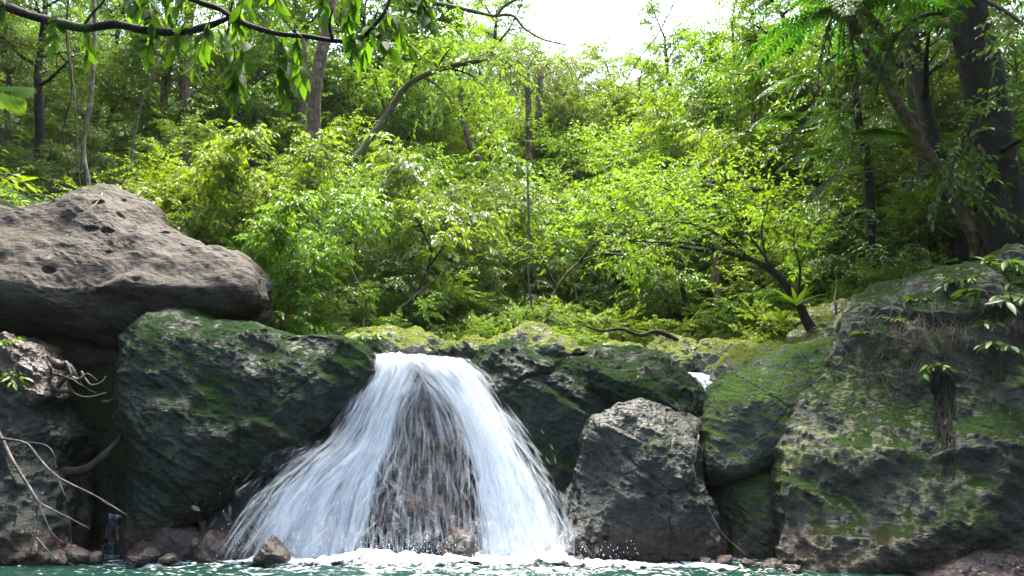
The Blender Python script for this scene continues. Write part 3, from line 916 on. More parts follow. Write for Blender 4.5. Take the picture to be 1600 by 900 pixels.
wd = np.interp(fx, [-2.8, -0.8, 0.4, 1.2, 2.0], [0.10, 0.22, 0.22, 0.12, 0.05])
ht = np.interp(fx, [-2.8, -1.6, -0.8, 0.4, 0.7, 1.2, 2.0], [0.05, 0.075, 0.085, 0.10, 0.06, 0.045, 0.015])
P = np.stack([fx, yy[U] + Vv * wd, 0 * fx], 1)
nz_ = 0.55 + 0.75 * fbm(P * np.array([6, 6, 1]) + 3, 91, 5, 0.62)
P[:, 2] = -0.02 + ht * np.clip(1 - Vv ** 2, 0, 1) ** 0.6 * np.clip(nz_, 0.05, 2) * 1.5
P[:, 1] += 0.05 * fbm(P * 5, 95, 3)
i = (np.arange(nu - 1)[:, None] * nv + np.arange(nv - 1)[None, :]).ravel()
fb.add(P, np.stack([i, i + 1, i + nv + 1, i + nv], 1))
fo = link('foam', npmesh('foam', P, fb.Q[0], uv=np.stack([U / nu, Vv * 0.5 + 0.5], 1)), M['foam'])
tag(fo, 'white churning foam along the foot of the waterfall', 'foam', kind='stuff')


def small_fall(name, A, B, Y0, Y1, label, mat, nstr, wid=0.004):
    o = empty(name, at(A[-1][0], A[-1][1], Y1))
    tag(o, label, 'cascade')
    org = np.array(o.location)
    A = spline(np.array(A, float), 20); B = spline(np.array(B, float), 20)
    nu, nv = 16, 24
    U, T_ = np.meshgrid(np.linspace(0, 1, nu), np.linspace(0, 1, nv))

    def pt(u, tt):
        q = np.linspace(0, 1, 20)
        px = np.interp(tt, q, A[:, 0]) * (1 - u) + np.interp(tt, q, B[:, 0]) * u
        py = np.interp(tt, q, A[:, 1]) * (1 - u) + np.interp(tt, q, B[:, 1]) * u
        return np.array([at(a, b, Y0 + (Y1 - Y0) * c) for a, b, c in zip(px, py, tt)])
    P = pt(U.ravel(), T_.ravel())
    i = (np.arange(nv - 1)[:, None] * nu + np.arange(nu - 1)[None, :]).ravel()
    link('water_sheet', npmesh('water_sheet', P - org, np.stack([i, i + 1, i + nu + 1, i + nu], 1), uv=np.stack([U.ravel(), T_.ravel()], 1)), mat, o)
    b = MB()
    for _ in range(nstr):
        t0 = rng.uniform(0, 0.75); t1 = min(1, t0 + rng.uniform(.15, .4))
        tt = np.linspace(t0, t1, 6)
        b.tube(pt(np.full(6, rng.random()), tt) - [0, 0.02, 0], wid * rng.uniform(.5, 1.2) * np.sin(np.linspace(.2, 3, 6)), 3)
    ms = b.mesh('water_strands')
    set_fade(ms, np.full(len(ms.vertices), 0.25))
    s = link('water_strands', ms, M['strand'], o)
    s.location = -org
    s['kind'] = 'stuff'


small_fall('cascade', [(1062, 581), (1080, 592), (1098, 612)], [(1118, 583), (1124, 590), (1118, 606)], 8.3, 7.6, 'small white cascade between mossy rocks up on the right',
           fall_mat('upper cascade water', 6, 2.0, 0.34, 0.6, seed=7), 60)
small_fall('trickle', [(166, 800), (160, 830), (158, 868)], [(196, 805), (210, 835), (215, 868)], 7.35, 7.1, 'thin bluish trickle in the dark gap at left',
           fall_mat('trickle water', 6, 1.4, 0.5, 0.8, seed=8, col=(0.5, 0.6, 0.7)), 25)

# ------------------------------------------------------------------ plants: generators
UP = np.array([0, 0, 1.0])


def unit(v): return v / (np.linalg.norm(v) + 1e-9)


def leafy_twig(rg, start, d, L, n, leaf_len, ratio, droop, acc, spread=0.9, flat=0.5, face=None):
    """leaves alternating along a drooping twig"""
    s = np.linspace(0.12, 1.0, n)
    d = unit(d)
    side = unit(np.cross(d, UP) + 1e-6)
    pts = start + d * (s * L)[:, None] - UP * (droop * L * s * s)[:, None]
    tang = d - UP * (2 * droop * s)[:, None]
    sg = np.where(np.arange(n) % 2 == 0, 1.0, -1.0)
    nodir = rg.normal(0, 0.35, (n, 3))
    D = tang * 0.8 + side * (sg * spread)[:, None] - UP * (0.25 + droop * 0.5) + nodir
    D[-1] = tang[-1] + rg.normal(0, .1, 3)
    N = (UP * (0.6 + flat) if face is None else np.array(face)) + rg.normal(0, 0.42, (n, 3))
    Ls = leaf_len * rg.uniform(0.6, 1.15, n)
    acc[0].append(pts); acc[1].append(D); acc[2].append(N); acc[3].append(Ls); acc[4].append(Ls * ratio)
    return pts


def branch_path(rg, start, d, L, n, curl, gravity):
    pts = [start]
    d = unit(d)
    for k in range(n):
        d = unit(d + rg.normal(0, curl, 3) + UP * gravity)
        pts.append(pts[-1] + d * L / n)
    return np.array(pts)


def grow(seed, H=7.0, base=0.35, spread=2.4, limbs=10, leaf=0.11, ratio=0.2, droop=0.25, tr=0.11, subs=6, twigs=5, per=11, lean=(0, 0), top_taper=0.6, detail=0, stems=1,
         wood=True, elev=(0.15, 0.9), curl=0.12, spreadl=0.9, flat=0.5, twl=0.5):
    """returns (wood mesh, leaf mesh) of a tree or shrub standing at the origin"""
    rg = np.random.default_rng(seed)
    wd = MB()
    acc = [[], [], [], [], []]
    for sidx in range(stems):
        az0 = rg.uniform(0, 6.28)
        ln = np.array([lean[0], lean[1], 0.0]) + (np.array([math.cos(az0), math.sin(az0), 0]) * (0.0 if stems == 1 else rg.uniform(0.15, 0.5)))
        n = 9
        hh = H * (1 if stems == 1 else rg.uniform(0.65, 1.0))
        tp = [np.zeros(3) + (0 if stems == 1 else rg.normal(0, 0.12, 3) * [1, 1, 0])]
        tp[0][2] = -0.3
        for k in range(n):
            tp.append(tp[-1] + unit(UP + ln * (0.5 + k / n) + rg.normal(0, 0.07, 3)) * (hh + 0.3) / n)
        tp = np.array(tp)
        r = tr / math.sqrt(stems)
        wd.tube(spline(tp, 22), np.linspace(r * 1.25, r * 0.25, 22), 8, 0.12, seed)
        for q in range(limbs // stems):
            f = base + (1 - base) * ((q + rg.random()) / max(1, limbs // stems))
            f = min(f, 0.995)
            k = f * n
            i = int(k)
            st_ = tp[i] + (tp[min(i + 1, n)] - tp[i]) * (k - i)
            az = q * 2.4 + rg.uniform(-0.5, 0.5) + sidx
            rel = (f - base) / (1 - base)
            el = elev[0] + (elev[1] - elev[0]) * rel + rg.uniform(-0.15, 0.15)
            L = spread * (1 - top_taper * rel) * rg.uniform(0.7, 1.1)
            d = np.array([math.cos(az) * math.cos(el), math.sin(az) * math.cos(el), math.sin(el)])
            lp = branch_path(rg, st_, d, L, 7, curl, 0.03 - 0.06 * droop)
            r0 = r * (0.5 - 0.28 * rel)
            wd.tube(lp, np.linspace(r0, r0 * 0.22, len(lp)), 5)
            for m in range(subs):
                ff = 0.28 + 0.72 * (m + rg.random() * 0.8) / subs
                kk = min(ff, 0.99) * 7
                ii = int(kk)
                s2 = lp[ii] + (lp[ii + 1] - lp[ii]) * (kk - ii)
                tg = unit(lp[ii + 1] - lp[ii])
                sd2 = unit(np.cross(tg, UP)) * (1 if m % 2 else -1)
                d2 = unit(tg * 0.6 + sd2 * rg.uniform(0.4, 1.0) + UP * rg.uniform(-0.15, 0.4))
                L2 = L * rg.uniform(0.22, 0.42) * (1.15 - 0.4 * ff) + 0.12
                bp_ = branch_path(rg, s2, d2, L2, 4, curl * 1.3, 0.0)
                wd.tube(bp_, np.linspace(r0 * 0.25 + 0.002, 0.003, len(bp_)), 3)
                for w_ in range(twigs):
                    g_ = (w_ + 0.6) / twigs
                    kk2 = min(g_, 0.99) * 4
                    i2 = int(kk2)
                    s3 = bp_[i2] + (bp_[i2 + 1] - bp_[i2]) * (kk2 - i2)
                    tg2 = unit(bp_[i2 + 1] - bp_[i2])
                    sd3 = unit(np.cross(tg2, UP)) * (1 if w_ % 2 else -1)
                    d3 = tg2 * 0.7 + sd3 * rg.uniform(0.2, 0.9) + rg.normal(0, 0.25, 3)
                    leafy_twig(rg, s3, d3, twl * rg.uniform(0.6, 1.2), per, leaf, ratio, droop, acc, spreadl, flat)
                leafy_twig(rg, bp_[-1], bp_[-1] - bp_[-2], twl, per, leaf, ratio, droop, acc, spreadl, flat)
    lm = MB()
    lm.leaves(np.vstack(acc[0]), np.vstack(acc[1]), np.vstack(acc[2]), np.concatenate(acc[3]), np.concatenate(acc[4]), detail)
    zmax = max(v[:, 2].max() for v in lm.V)
    return wd.mesh('trunk'), lm.mesh('crown', smooth=False), zmax


PROTO = {}
PROTO['tall_a'] = (*grow(101, H=9, base=0.30, spread=2.7, limbs=18, leaf=0.115, ratio=0.26, subs=8, twigs=7, per=10, tr=0.13), 'bark_brown')
PROTO['tall_b'] = (*grow(102, H=9, base=0.22, spread=2.4, limbs=19, leaf=0.12, ratio=0.26, subs=8, twigs=6, per=9, tr=0.10, lean=(0.12, 0.0)), 'bark_pale')
PROTO['tall_c'] = (*grow(103, H=10, base=0.38, spread=3.0, limbs=18, leaf=0.125, ratio=0.23, subs=8, twigs=7, per=10, tr=0.15, droop=0.4, lean=(-0.1, 0.05)), 'bark_dark')
PROTO['bush_a'] = (*grow(111, H=2.4, base=0.12, spread=1.4, limbs=18, leaf=0.095, ratio=0.27, subs=6, twigs=6, per=10, tr=0.035, stems=4, droop=0.3, twl=0.36), 'bark_brown')
PROTO['bush_b'] = (*grow(112, H=2.6, base=0.10, spread=1.5, limbs=18, leaf=0.112, ratio=0.22, subs=7, twigs=7, per=10, tr=0.035, stems=3, droop=0.5, twl=0.4, spreadl=0.7), 'bark_brown')
PROTO['bush_c'] = (*grow(113, H=2.2, base=0.15, spread=1.5, limbs=16, leaf=0.06, ratio=0.3, subs=7, twigs=6, per=12, tr=0.03, stems=3, droop=0.12, twl=0.3, elev=(0.1, 0.5), flat=1.0), 'bark_dark')
PROTO['spread_a'] = (*grow(131, H=4.5, base=0.2, spread=2.6, limbs=18, leaf=0.102, ratio=0.23, subs=9, twigs=8, per=10, tr=0.07, droop=0.42, elev=(0.05, 0.6), twl=0.45, spreadl=0.75), 'bark_moss')
PROTO['spread_b'] = (*grow(132, H=4.2, base=0.2, spread=2.4, limbs=18, leaf=0.075, ratio=0.29, subs=9, twigs=8, per=11, tr=0.07, droop=0.2, elev=(0.05, 0.5), twl=0.4, spreadl=0.9, flat=0.9), 'bark_brown')
_var = {}


def proto_mesh(kind, lm):
    k = (kind, lm)
    if k not in _var:
        me = PROTO[kind][1].copy()
        me.materials.clear()
        me.materials.append(M[lm])
        _var[k] = me
    return _var[k]


ranp = random.Random(11)


def plant(kind, lm, x, y, scale, label, cat='tree', group=None, name=None, rz=None, z=None, tilt=(0, 0), bark=None):
    wood, _, zmax, bk = PROTO[kind]
    z = float(terr(x, y)) if z is None else z
    o = empty(name or ('bush' if kind.startswith('bush') else 'tree'), (x, y, z), ranp.uniform(0, 6.28) if rz is None else rz)
    o.rotation_euler = (tilt[0], tilt[1], o.rotation_euler[2])
    o.scale = (scale,) * 3
    tag(o, label, cat, group)
    kb = ('w', kind, bark or bk)
    if kb not in _var:
        me = wood.copy(); me.materials.clear(); me.materials.append(M[bark or bk]); _var[kb] = me
    link('trunk' if cat == 'tree' else 'stem', _var[kb], None, o)
    link('crown' if cat == 'tree' else 'foliage', proto_mesh(kind, lm), None, o)
    return o


def skyline(px):
    return np.interp(px, [760, 800, 830, 870, 905, 935, 965, 1000, 1040, 1110, 1140], [-150, 0, 45, 72, 84, 82, 62, 40, 18, -10, -150])


def plant_px(kind, lm, px, top, Y, label, cat='tree', group=None, smin=0.4, smax=2.2, **kw):
    """stands on the bank at photo column px and distance Y, sized so its top reaches photo row top"""
    P = at(px, top, Y)
    z0 = float(terr(P[0], Y))
    s = (P[2] - z0) / PROTO[kind][2]
    s = min(max(s, smin), smax)
    return plant(kind, lm, P[0], Y, s, label, cat, group, **kw)


# ---- background wall of forest: rows from far to near
def clampsky(px, top, half):
    lim = max(skyline(px - half * 0.6), skyline(px), skyline(px + half * 0.6))
    return max(top, lim)


FAR_L = 'hazy green tree on the far slope left of the sky gap'
FAR_R = 'hazy green tree on the far slope right of the sky gap'
for Y, step, tops in ((36, 70, (40, 130)), (28, 75, (40, 150)), (21, 85, (0, 160)), (16.5, 150, (-150, -60))):
    px = -250 + ranp.uniform(0, 60)
    while px < 1900:
        if Y < 17 and 620 < px < 1190:
            px += 60
            continue
        half = 2.6 * 1.3 / Y * FPX
        top = ranp.uniform(*tops) - 60 * (abs(px - 930) > 420)
        top = clampsky(px, top + 8, half)
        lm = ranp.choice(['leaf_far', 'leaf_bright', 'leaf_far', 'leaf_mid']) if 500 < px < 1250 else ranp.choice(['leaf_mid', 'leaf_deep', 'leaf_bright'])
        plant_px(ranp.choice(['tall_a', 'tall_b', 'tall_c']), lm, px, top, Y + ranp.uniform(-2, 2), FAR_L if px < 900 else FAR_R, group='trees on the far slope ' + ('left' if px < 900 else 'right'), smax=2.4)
        px += step * ranp.uniform(0.75, 1.25)
# fill of tall shrubs under the far trees
for Y, step in ((24, 70), (18.5, 75), (14.5, 100)):
    px = -150
    while px < 1800:
        top = ranp.uniform(150, 290) if Y > 15 else ranp.uniform(210, 330)
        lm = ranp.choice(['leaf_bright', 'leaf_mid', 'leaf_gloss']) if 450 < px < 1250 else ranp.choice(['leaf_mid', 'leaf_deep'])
        plant_px(ranp.choice(['spread_a', 'spread_b', 'bush_a', 'bush_b']), lm, px, top, Y + ranp.uniform(-1.5, 1.5),
                 'leafy green shrub deep in the forest behind the stream', 'bush', 'shrubs deep in the forest', name='bush', smax=2.6)
        px += step * ranp.uniform(0.7, 1.3)
#MID
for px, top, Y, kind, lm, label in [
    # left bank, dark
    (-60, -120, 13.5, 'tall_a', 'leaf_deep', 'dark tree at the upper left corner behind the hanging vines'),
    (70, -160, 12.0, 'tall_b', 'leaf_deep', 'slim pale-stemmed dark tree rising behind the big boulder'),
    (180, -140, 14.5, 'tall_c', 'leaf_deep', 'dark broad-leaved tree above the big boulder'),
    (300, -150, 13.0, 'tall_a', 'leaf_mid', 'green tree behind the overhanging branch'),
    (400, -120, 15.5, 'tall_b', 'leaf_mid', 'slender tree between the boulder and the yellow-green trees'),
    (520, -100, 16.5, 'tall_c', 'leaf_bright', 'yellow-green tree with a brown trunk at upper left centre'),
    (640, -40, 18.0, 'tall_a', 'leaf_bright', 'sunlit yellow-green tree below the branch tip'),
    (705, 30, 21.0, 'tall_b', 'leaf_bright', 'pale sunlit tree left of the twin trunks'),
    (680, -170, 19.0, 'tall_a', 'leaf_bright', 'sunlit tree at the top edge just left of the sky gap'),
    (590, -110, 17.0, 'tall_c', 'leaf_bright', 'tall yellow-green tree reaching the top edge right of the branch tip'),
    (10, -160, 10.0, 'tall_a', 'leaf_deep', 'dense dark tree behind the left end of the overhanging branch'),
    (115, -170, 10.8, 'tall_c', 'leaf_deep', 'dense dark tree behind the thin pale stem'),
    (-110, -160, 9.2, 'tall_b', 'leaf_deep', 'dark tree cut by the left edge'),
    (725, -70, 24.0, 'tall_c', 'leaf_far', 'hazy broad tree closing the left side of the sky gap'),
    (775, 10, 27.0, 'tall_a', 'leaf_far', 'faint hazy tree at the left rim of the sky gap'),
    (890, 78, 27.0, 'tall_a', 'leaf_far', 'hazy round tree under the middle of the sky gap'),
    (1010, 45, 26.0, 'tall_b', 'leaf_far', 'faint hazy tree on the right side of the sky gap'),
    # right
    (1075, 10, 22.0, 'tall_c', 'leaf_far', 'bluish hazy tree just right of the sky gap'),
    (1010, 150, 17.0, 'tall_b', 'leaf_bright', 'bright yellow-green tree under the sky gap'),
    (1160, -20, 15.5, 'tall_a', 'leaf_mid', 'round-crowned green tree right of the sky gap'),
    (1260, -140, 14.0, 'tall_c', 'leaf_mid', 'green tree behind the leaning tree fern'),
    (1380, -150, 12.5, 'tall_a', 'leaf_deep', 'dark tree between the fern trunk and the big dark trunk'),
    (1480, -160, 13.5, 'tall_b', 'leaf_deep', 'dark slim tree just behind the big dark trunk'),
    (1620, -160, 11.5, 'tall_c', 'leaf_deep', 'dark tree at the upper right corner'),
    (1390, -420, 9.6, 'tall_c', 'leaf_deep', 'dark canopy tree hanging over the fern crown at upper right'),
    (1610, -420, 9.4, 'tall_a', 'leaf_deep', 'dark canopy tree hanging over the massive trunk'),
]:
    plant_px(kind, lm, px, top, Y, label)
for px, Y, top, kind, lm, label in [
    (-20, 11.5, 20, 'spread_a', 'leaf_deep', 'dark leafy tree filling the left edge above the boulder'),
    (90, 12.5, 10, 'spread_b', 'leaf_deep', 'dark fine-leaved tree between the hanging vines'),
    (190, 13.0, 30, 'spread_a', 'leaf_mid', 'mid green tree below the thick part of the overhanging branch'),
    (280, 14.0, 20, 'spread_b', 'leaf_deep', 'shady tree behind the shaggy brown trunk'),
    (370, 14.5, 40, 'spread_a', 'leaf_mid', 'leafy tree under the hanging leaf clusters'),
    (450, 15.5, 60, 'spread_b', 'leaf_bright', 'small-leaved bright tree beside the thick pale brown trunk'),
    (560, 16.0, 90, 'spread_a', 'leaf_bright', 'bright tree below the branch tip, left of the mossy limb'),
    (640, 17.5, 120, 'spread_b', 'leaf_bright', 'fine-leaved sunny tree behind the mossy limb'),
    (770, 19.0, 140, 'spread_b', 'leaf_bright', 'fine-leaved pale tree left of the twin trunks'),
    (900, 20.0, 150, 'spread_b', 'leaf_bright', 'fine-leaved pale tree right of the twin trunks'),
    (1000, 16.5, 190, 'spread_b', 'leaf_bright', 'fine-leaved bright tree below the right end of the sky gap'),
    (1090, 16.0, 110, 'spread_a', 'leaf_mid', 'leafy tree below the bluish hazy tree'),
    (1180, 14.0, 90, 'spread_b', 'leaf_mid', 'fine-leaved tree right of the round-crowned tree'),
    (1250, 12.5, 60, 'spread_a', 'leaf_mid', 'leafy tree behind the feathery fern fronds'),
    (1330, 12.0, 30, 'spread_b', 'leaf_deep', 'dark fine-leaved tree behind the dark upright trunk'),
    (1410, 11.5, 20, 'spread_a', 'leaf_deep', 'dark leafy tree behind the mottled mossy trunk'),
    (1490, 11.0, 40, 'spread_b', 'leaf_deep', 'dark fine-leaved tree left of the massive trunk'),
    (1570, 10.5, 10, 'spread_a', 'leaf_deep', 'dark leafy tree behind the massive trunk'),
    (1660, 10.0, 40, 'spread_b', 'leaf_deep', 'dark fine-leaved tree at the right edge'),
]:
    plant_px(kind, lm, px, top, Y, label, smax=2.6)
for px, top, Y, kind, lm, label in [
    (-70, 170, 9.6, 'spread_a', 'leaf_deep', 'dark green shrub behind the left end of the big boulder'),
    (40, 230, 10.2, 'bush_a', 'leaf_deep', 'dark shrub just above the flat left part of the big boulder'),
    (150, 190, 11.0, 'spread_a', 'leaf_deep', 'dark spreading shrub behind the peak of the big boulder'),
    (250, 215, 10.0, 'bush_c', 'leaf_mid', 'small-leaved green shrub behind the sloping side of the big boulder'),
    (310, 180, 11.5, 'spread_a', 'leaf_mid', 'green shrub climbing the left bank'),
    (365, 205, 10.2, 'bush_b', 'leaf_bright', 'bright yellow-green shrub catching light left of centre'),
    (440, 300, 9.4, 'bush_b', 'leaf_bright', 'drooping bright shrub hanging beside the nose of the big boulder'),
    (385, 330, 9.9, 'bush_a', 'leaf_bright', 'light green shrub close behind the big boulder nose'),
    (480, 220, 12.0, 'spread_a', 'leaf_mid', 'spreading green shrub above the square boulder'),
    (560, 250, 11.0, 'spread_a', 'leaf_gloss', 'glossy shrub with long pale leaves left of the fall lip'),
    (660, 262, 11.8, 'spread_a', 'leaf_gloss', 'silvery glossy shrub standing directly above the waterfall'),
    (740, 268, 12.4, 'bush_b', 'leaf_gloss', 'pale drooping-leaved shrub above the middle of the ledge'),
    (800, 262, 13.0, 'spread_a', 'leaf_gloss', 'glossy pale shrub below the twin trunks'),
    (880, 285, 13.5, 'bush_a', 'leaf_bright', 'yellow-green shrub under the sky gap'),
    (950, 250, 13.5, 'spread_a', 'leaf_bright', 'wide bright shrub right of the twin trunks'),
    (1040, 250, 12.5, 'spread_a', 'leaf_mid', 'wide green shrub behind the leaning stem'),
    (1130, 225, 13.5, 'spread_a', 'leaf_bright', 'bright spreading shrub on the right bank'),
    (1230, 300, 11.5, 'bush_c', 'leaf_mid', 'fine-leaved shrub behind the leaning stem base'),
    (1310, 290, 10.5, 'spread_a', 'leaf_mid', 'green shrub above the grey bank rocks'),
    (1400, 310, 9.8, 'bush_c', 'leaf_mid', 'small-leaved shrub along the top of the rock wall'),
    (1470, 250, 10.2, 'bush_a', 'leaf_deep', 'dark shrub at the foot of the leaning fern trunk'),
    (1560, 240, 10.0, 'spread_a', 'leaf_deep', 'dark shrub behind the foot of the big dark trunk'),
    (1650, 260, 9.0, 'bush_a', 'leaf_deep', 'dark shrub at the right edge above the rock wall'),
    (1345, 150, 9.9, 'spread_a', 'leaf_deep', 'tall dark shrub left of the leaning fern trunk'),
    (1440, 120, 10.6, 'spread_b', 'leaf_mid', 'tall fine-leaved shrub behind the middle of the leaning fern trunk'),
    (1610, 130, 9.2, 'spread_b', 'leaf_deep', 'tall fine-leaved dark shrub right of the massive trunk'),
    (640, 462, 9.9, 'bush_a', 'leaf_bright', 'low bright bush just behind the broad mossy lip rock'),  # bright leaf colour on these low bushes stands in for light under the canopy
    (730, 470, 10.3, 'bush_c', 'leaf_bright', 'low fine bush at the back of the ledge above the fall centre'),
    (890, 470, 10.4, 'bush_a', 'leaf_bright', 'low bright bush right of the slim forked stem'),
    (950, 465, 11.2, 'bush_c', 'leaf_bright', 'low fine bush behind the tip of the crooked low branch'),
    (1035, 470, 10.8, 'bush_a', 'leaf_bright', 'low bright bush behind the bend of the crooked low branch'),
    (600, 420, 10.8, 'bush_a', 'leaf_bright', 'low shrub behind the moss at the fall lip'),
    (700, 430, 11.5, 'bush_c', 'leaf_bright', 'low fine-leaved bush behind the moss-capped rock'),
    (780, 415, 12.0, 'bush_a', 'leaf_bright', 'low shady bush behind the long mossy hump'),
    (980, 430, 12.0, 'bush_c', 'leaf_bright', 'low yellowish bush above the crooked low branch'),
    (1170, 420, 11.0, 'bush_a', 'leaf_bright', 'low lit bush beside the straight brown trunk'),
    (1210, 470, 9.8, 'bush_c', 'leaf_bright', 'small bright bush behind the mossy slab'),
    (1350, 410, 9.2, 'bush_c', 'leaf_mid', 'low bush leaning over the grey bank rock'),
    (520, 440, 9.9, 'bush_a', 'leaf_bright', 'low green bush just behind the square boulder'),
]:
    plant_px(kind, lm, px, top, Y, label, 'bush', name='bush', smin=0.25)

# the forest carried on out of view: shade trees added to darken the rocks
for x_, y_, sc_, kd in [(-8.5, 4.5, 1.5, 'tall_c'), (-9.0, 0.5, 1.6, 'tall_a'), (-7.5, -4.0, 1.6, 'tall_c'), (8.8, 4.0, 1.5, 'tall_a'), (9.0, 0.0, 1.6, 'tall_c'), (7.6, -4.5, 1.6, 'tall_a'),
                        (-4.2, -8.0, 1.7, 'tall_a'), (4.6, -8.5, 1.7, 'tall_a'), (-11.5, 6.5, 1.6, 'tall_a'), (11.5, 6.0, 1.6, 'tall_c'), (-6.0, -11, 1.8, 'tall_c'), (6.5, -11.5, 1.8, 'tall_a')]:
    plant(kd, 'leaf_deep', x_, y_, sc_, 'unseen shade tree added round the near pool, outside the frame', 'tree', 'shade trees added round the near pool')

# ------------------------------------------------------------------ single trunks, stems and vines
def stem_obj(name, pts, r0, r1, label, cat, mat, n=24, sides=10, rough=0.12, group=None, seed=0):
    P = pxpath(pts, n)
    org = P[0].copy()
    b = MB()
    b.tube(P - org, np.linspace(r0, r1, n), sides, rough, seed)
    me = b.mesh(name)
    o = link(name, me, M[mat])
    o.location = org
    tag(o, label, cat, group)
    return o


def tree_with_trunk(pts, r0, r1, label, mat, name='tree'):
    P = pxpath(pts, 30)
    o = empty(name, P[0])
    tag(o, label, 'tree')
    b = MB()
    b.tube(P - P[0], np.linspace(r0, r1, 30), 14, 0.14, int(r0 * 1000))
    b.build('trunk', M[mat], o)
    return o, P


def crown_on(o, P, ends, lm, rg, leaf=0.1, ratio=0.2, wood='bark_dark', droop=0.3, subs=9, per=9, r=0.02, twl=0.35, L2=(0.3, 0.7)):
    """branches (given as px paths) with leafy twigs, as children of tree o"""
    org = np.array(o.location)
    wd = MB(); acc = [[], [], [], [], []]
    for pts in ends:
        lp = pxpath(pts, 16)
        wd.tube(lp - org, np.linspace(r, r * 0.25, 16), 6, 0.1)
        for m in range(subs):
            f = 0.25 + 0.74 * (m + rg.random()) / subs
            i = min(14, int(f * 15))
            tg = unit(lp[i + 1] - lp[i])
            d = unit(tg * 0.5 + rg.normal(0, 0.6, 3) + UP * 0.15)
            bp_ = branch_path(rg, lp[i], d, rg.uniform(*L2), 4, 0.15, -0.02)
            wd.tube(bp_ - org, np.linspace(r * 0.3, 0.002, 5), 4)
            for q in range(5):
                leafy_twig(rg, bp_[q], d + rg.normal(0, 0.5, 3), twl * rg.uniform(.6, 1.2), per, leaf, ratio, droop, acc, 0.8, 0.5)
    wd.build('branches', M[wood], o)
    lb = MB()
    lb.leaves(np.vstack(acc[0]) - org, np.vstack(acc[1]), np.vstack(acc[2]), np.concatenate(acc[3]), np.concatenate(acc[4]))
    lb.build('crown', M[lm], o, smooth=False)


rg = np.random.default_rng(77)
# big dark trunk, right edge
o, P = tree_with_trunk([(1592, 470, 8.3), (1580, 390, 8.3), (1562, 300, 8.3), (1548, 200, 8.3), (1530, 100, 8.3), (1508, 0, 8.3), (1480, -120, 8.3), (1460, -260, 8.5)], 0.25, 0.2,
                       'massive dark leaning trunk at the right edge', 'bark_dark')
crown_on(o, P, [[(1510, 20, 8.2), (1440, 25, 7.9), (1400, 60, 7.7), (1375, 110, 7.5)], [(1500, -20, 8.2), (1600, 40, 7.6), (1620, 130, 7.2)], [(1540, 200, 8.2), (1500, 230, 7.7), (1480, 300, 7.5)],
                [(1555, 240, 8.2), (1610, 220, 7.6), (1640, 300, 7.4)], [(1500, -60, 8.2), (1440, -60, 7.6), (1380, -20, 7.4)]], 'leaf_deep', rg, leaf=0.10, r=0.03)
# leaning tree fern
o, P = tree_with_trunk([(1545, 420, 8.7), (1512, 350, 8.6), (1480, 290, 8.5), (1450, 240, 8.4), (1412, 178, 8.3), (1375, 112, 8.2), (1345, 60, 8.1), (1325, 18, 8.1)], 0.07, 0.058,
                       'leaning brown tree fern with hanging dead fronds at upper right', 'bark_brown', name='tree_fern')
tf_top = P[-1]


def frond(mb, start, d, L, droop, rg, npin=22, pin=0.32, lf=0.05, detail=True, wmb=None, org=None):
    d = unit(d)
    s = np.linspace(0, 1, 26)
    pts = start + d * (s * L)[:, None] - UP * (droop * L * s ** 2.0)[:, None]
    if wmb is not None: wmb.tube(pts - (0 if org is None else org), np.linspace(0.012, 0.002, 26), 4)
    B, D, N, Ls = [], [], [], []
    for k in range(npin):
        f = 0.12 + 0.88 * k / npin
        i = min(24, int(f * 25))
        tg = unit(pts[i + 1] - pts[i])
        sd = unit(np.cross(tg, UP))
        nn = np.cross(sd, tg)
        pl = pin * math.sin(math.pi * (0.12 + 0.86 * f)) ** 0.8 * rg.uniform(0.85, 1.1)
        for sg in (-1, 1):
            pd = unit(sd * sg + tg * 0.35 - UP * 0.18 + rg.normal(0, 0.06, 3))
            m = 10
            q = np.linspace(0.06, 0.97, m)
            base = pts[i] + pd * (q * pl)[:, None] - UP * (0.12 * pl * q * q)[:, None]
            for s2 in (-1, 1):
                B.append(base); D.append(np.tile(tg * s2 + pd * 0.5, (m, 1))); N.append(np.tile(nn, (m, 1)) + rg.normal(0, .15, (m, 3)))
                Ls.append(lf * (1.05 - q) * rg.uniform(.9, 1.2, m) + 0.012)
    B = np.vstack(B); Ls = np.concatenate(Ls)
    mb.leaves(B - (0 if org is None else org), np.vstack(D), np.vstack(N), Ls, Ls * 0.32)


org = np.array(o.location)
fm_, wm_ = MB(), MB()
for k in range(13):
    az = k * 2.4
    d = np.array([math.cos(az), math.sin(az) * 0.9 - 0.15, rg.uniform(0.25, 0.8)])
    frond(fm_, tf_top, d, rg.uniform(1.3, 1.8), rg.uniform(0.55, 0.9), rg, pin=0.3, lf=0.05, wmb=wm_, org=org)
fm_.build('crown', M['fern'], o, smooth=False)
wm_.build('frond_stalks', M['bark_brown'], o)
dead = MB(); 
for k in range(16):
    az = rg.uniform(0, 6.28)
    p0 = tf_top + np.array([math.cos(az), math.sin(az), 0]) * 0.08
    pts = p0 + np.array([math.cos(az) * 0.35, math.sin(az) * 0.35, 0]) * np.linspace(0, 1, 8)[:, None] ** 0.6 - UP * (np.linspace(0, 1, 8) ** 1.3 * rg.uniform(0.4, 0.95))[:, None]
    dead.tube(pts - org, np.linspace(0.012, 0.004, 8), 4)
    n = 14
    i = rg.integers(2, 8, n)
    dead.leaves(pts[i] - org, rg.normal(0, .4, (n, 3)) - UP, rg.normal(0, 1, (n, 3)), rg.uniform(.06, .16, n), rg.uniform(.008, .02, n))
dead.build('dead_fronds', M['leaf_dry'], o, smooth=False)

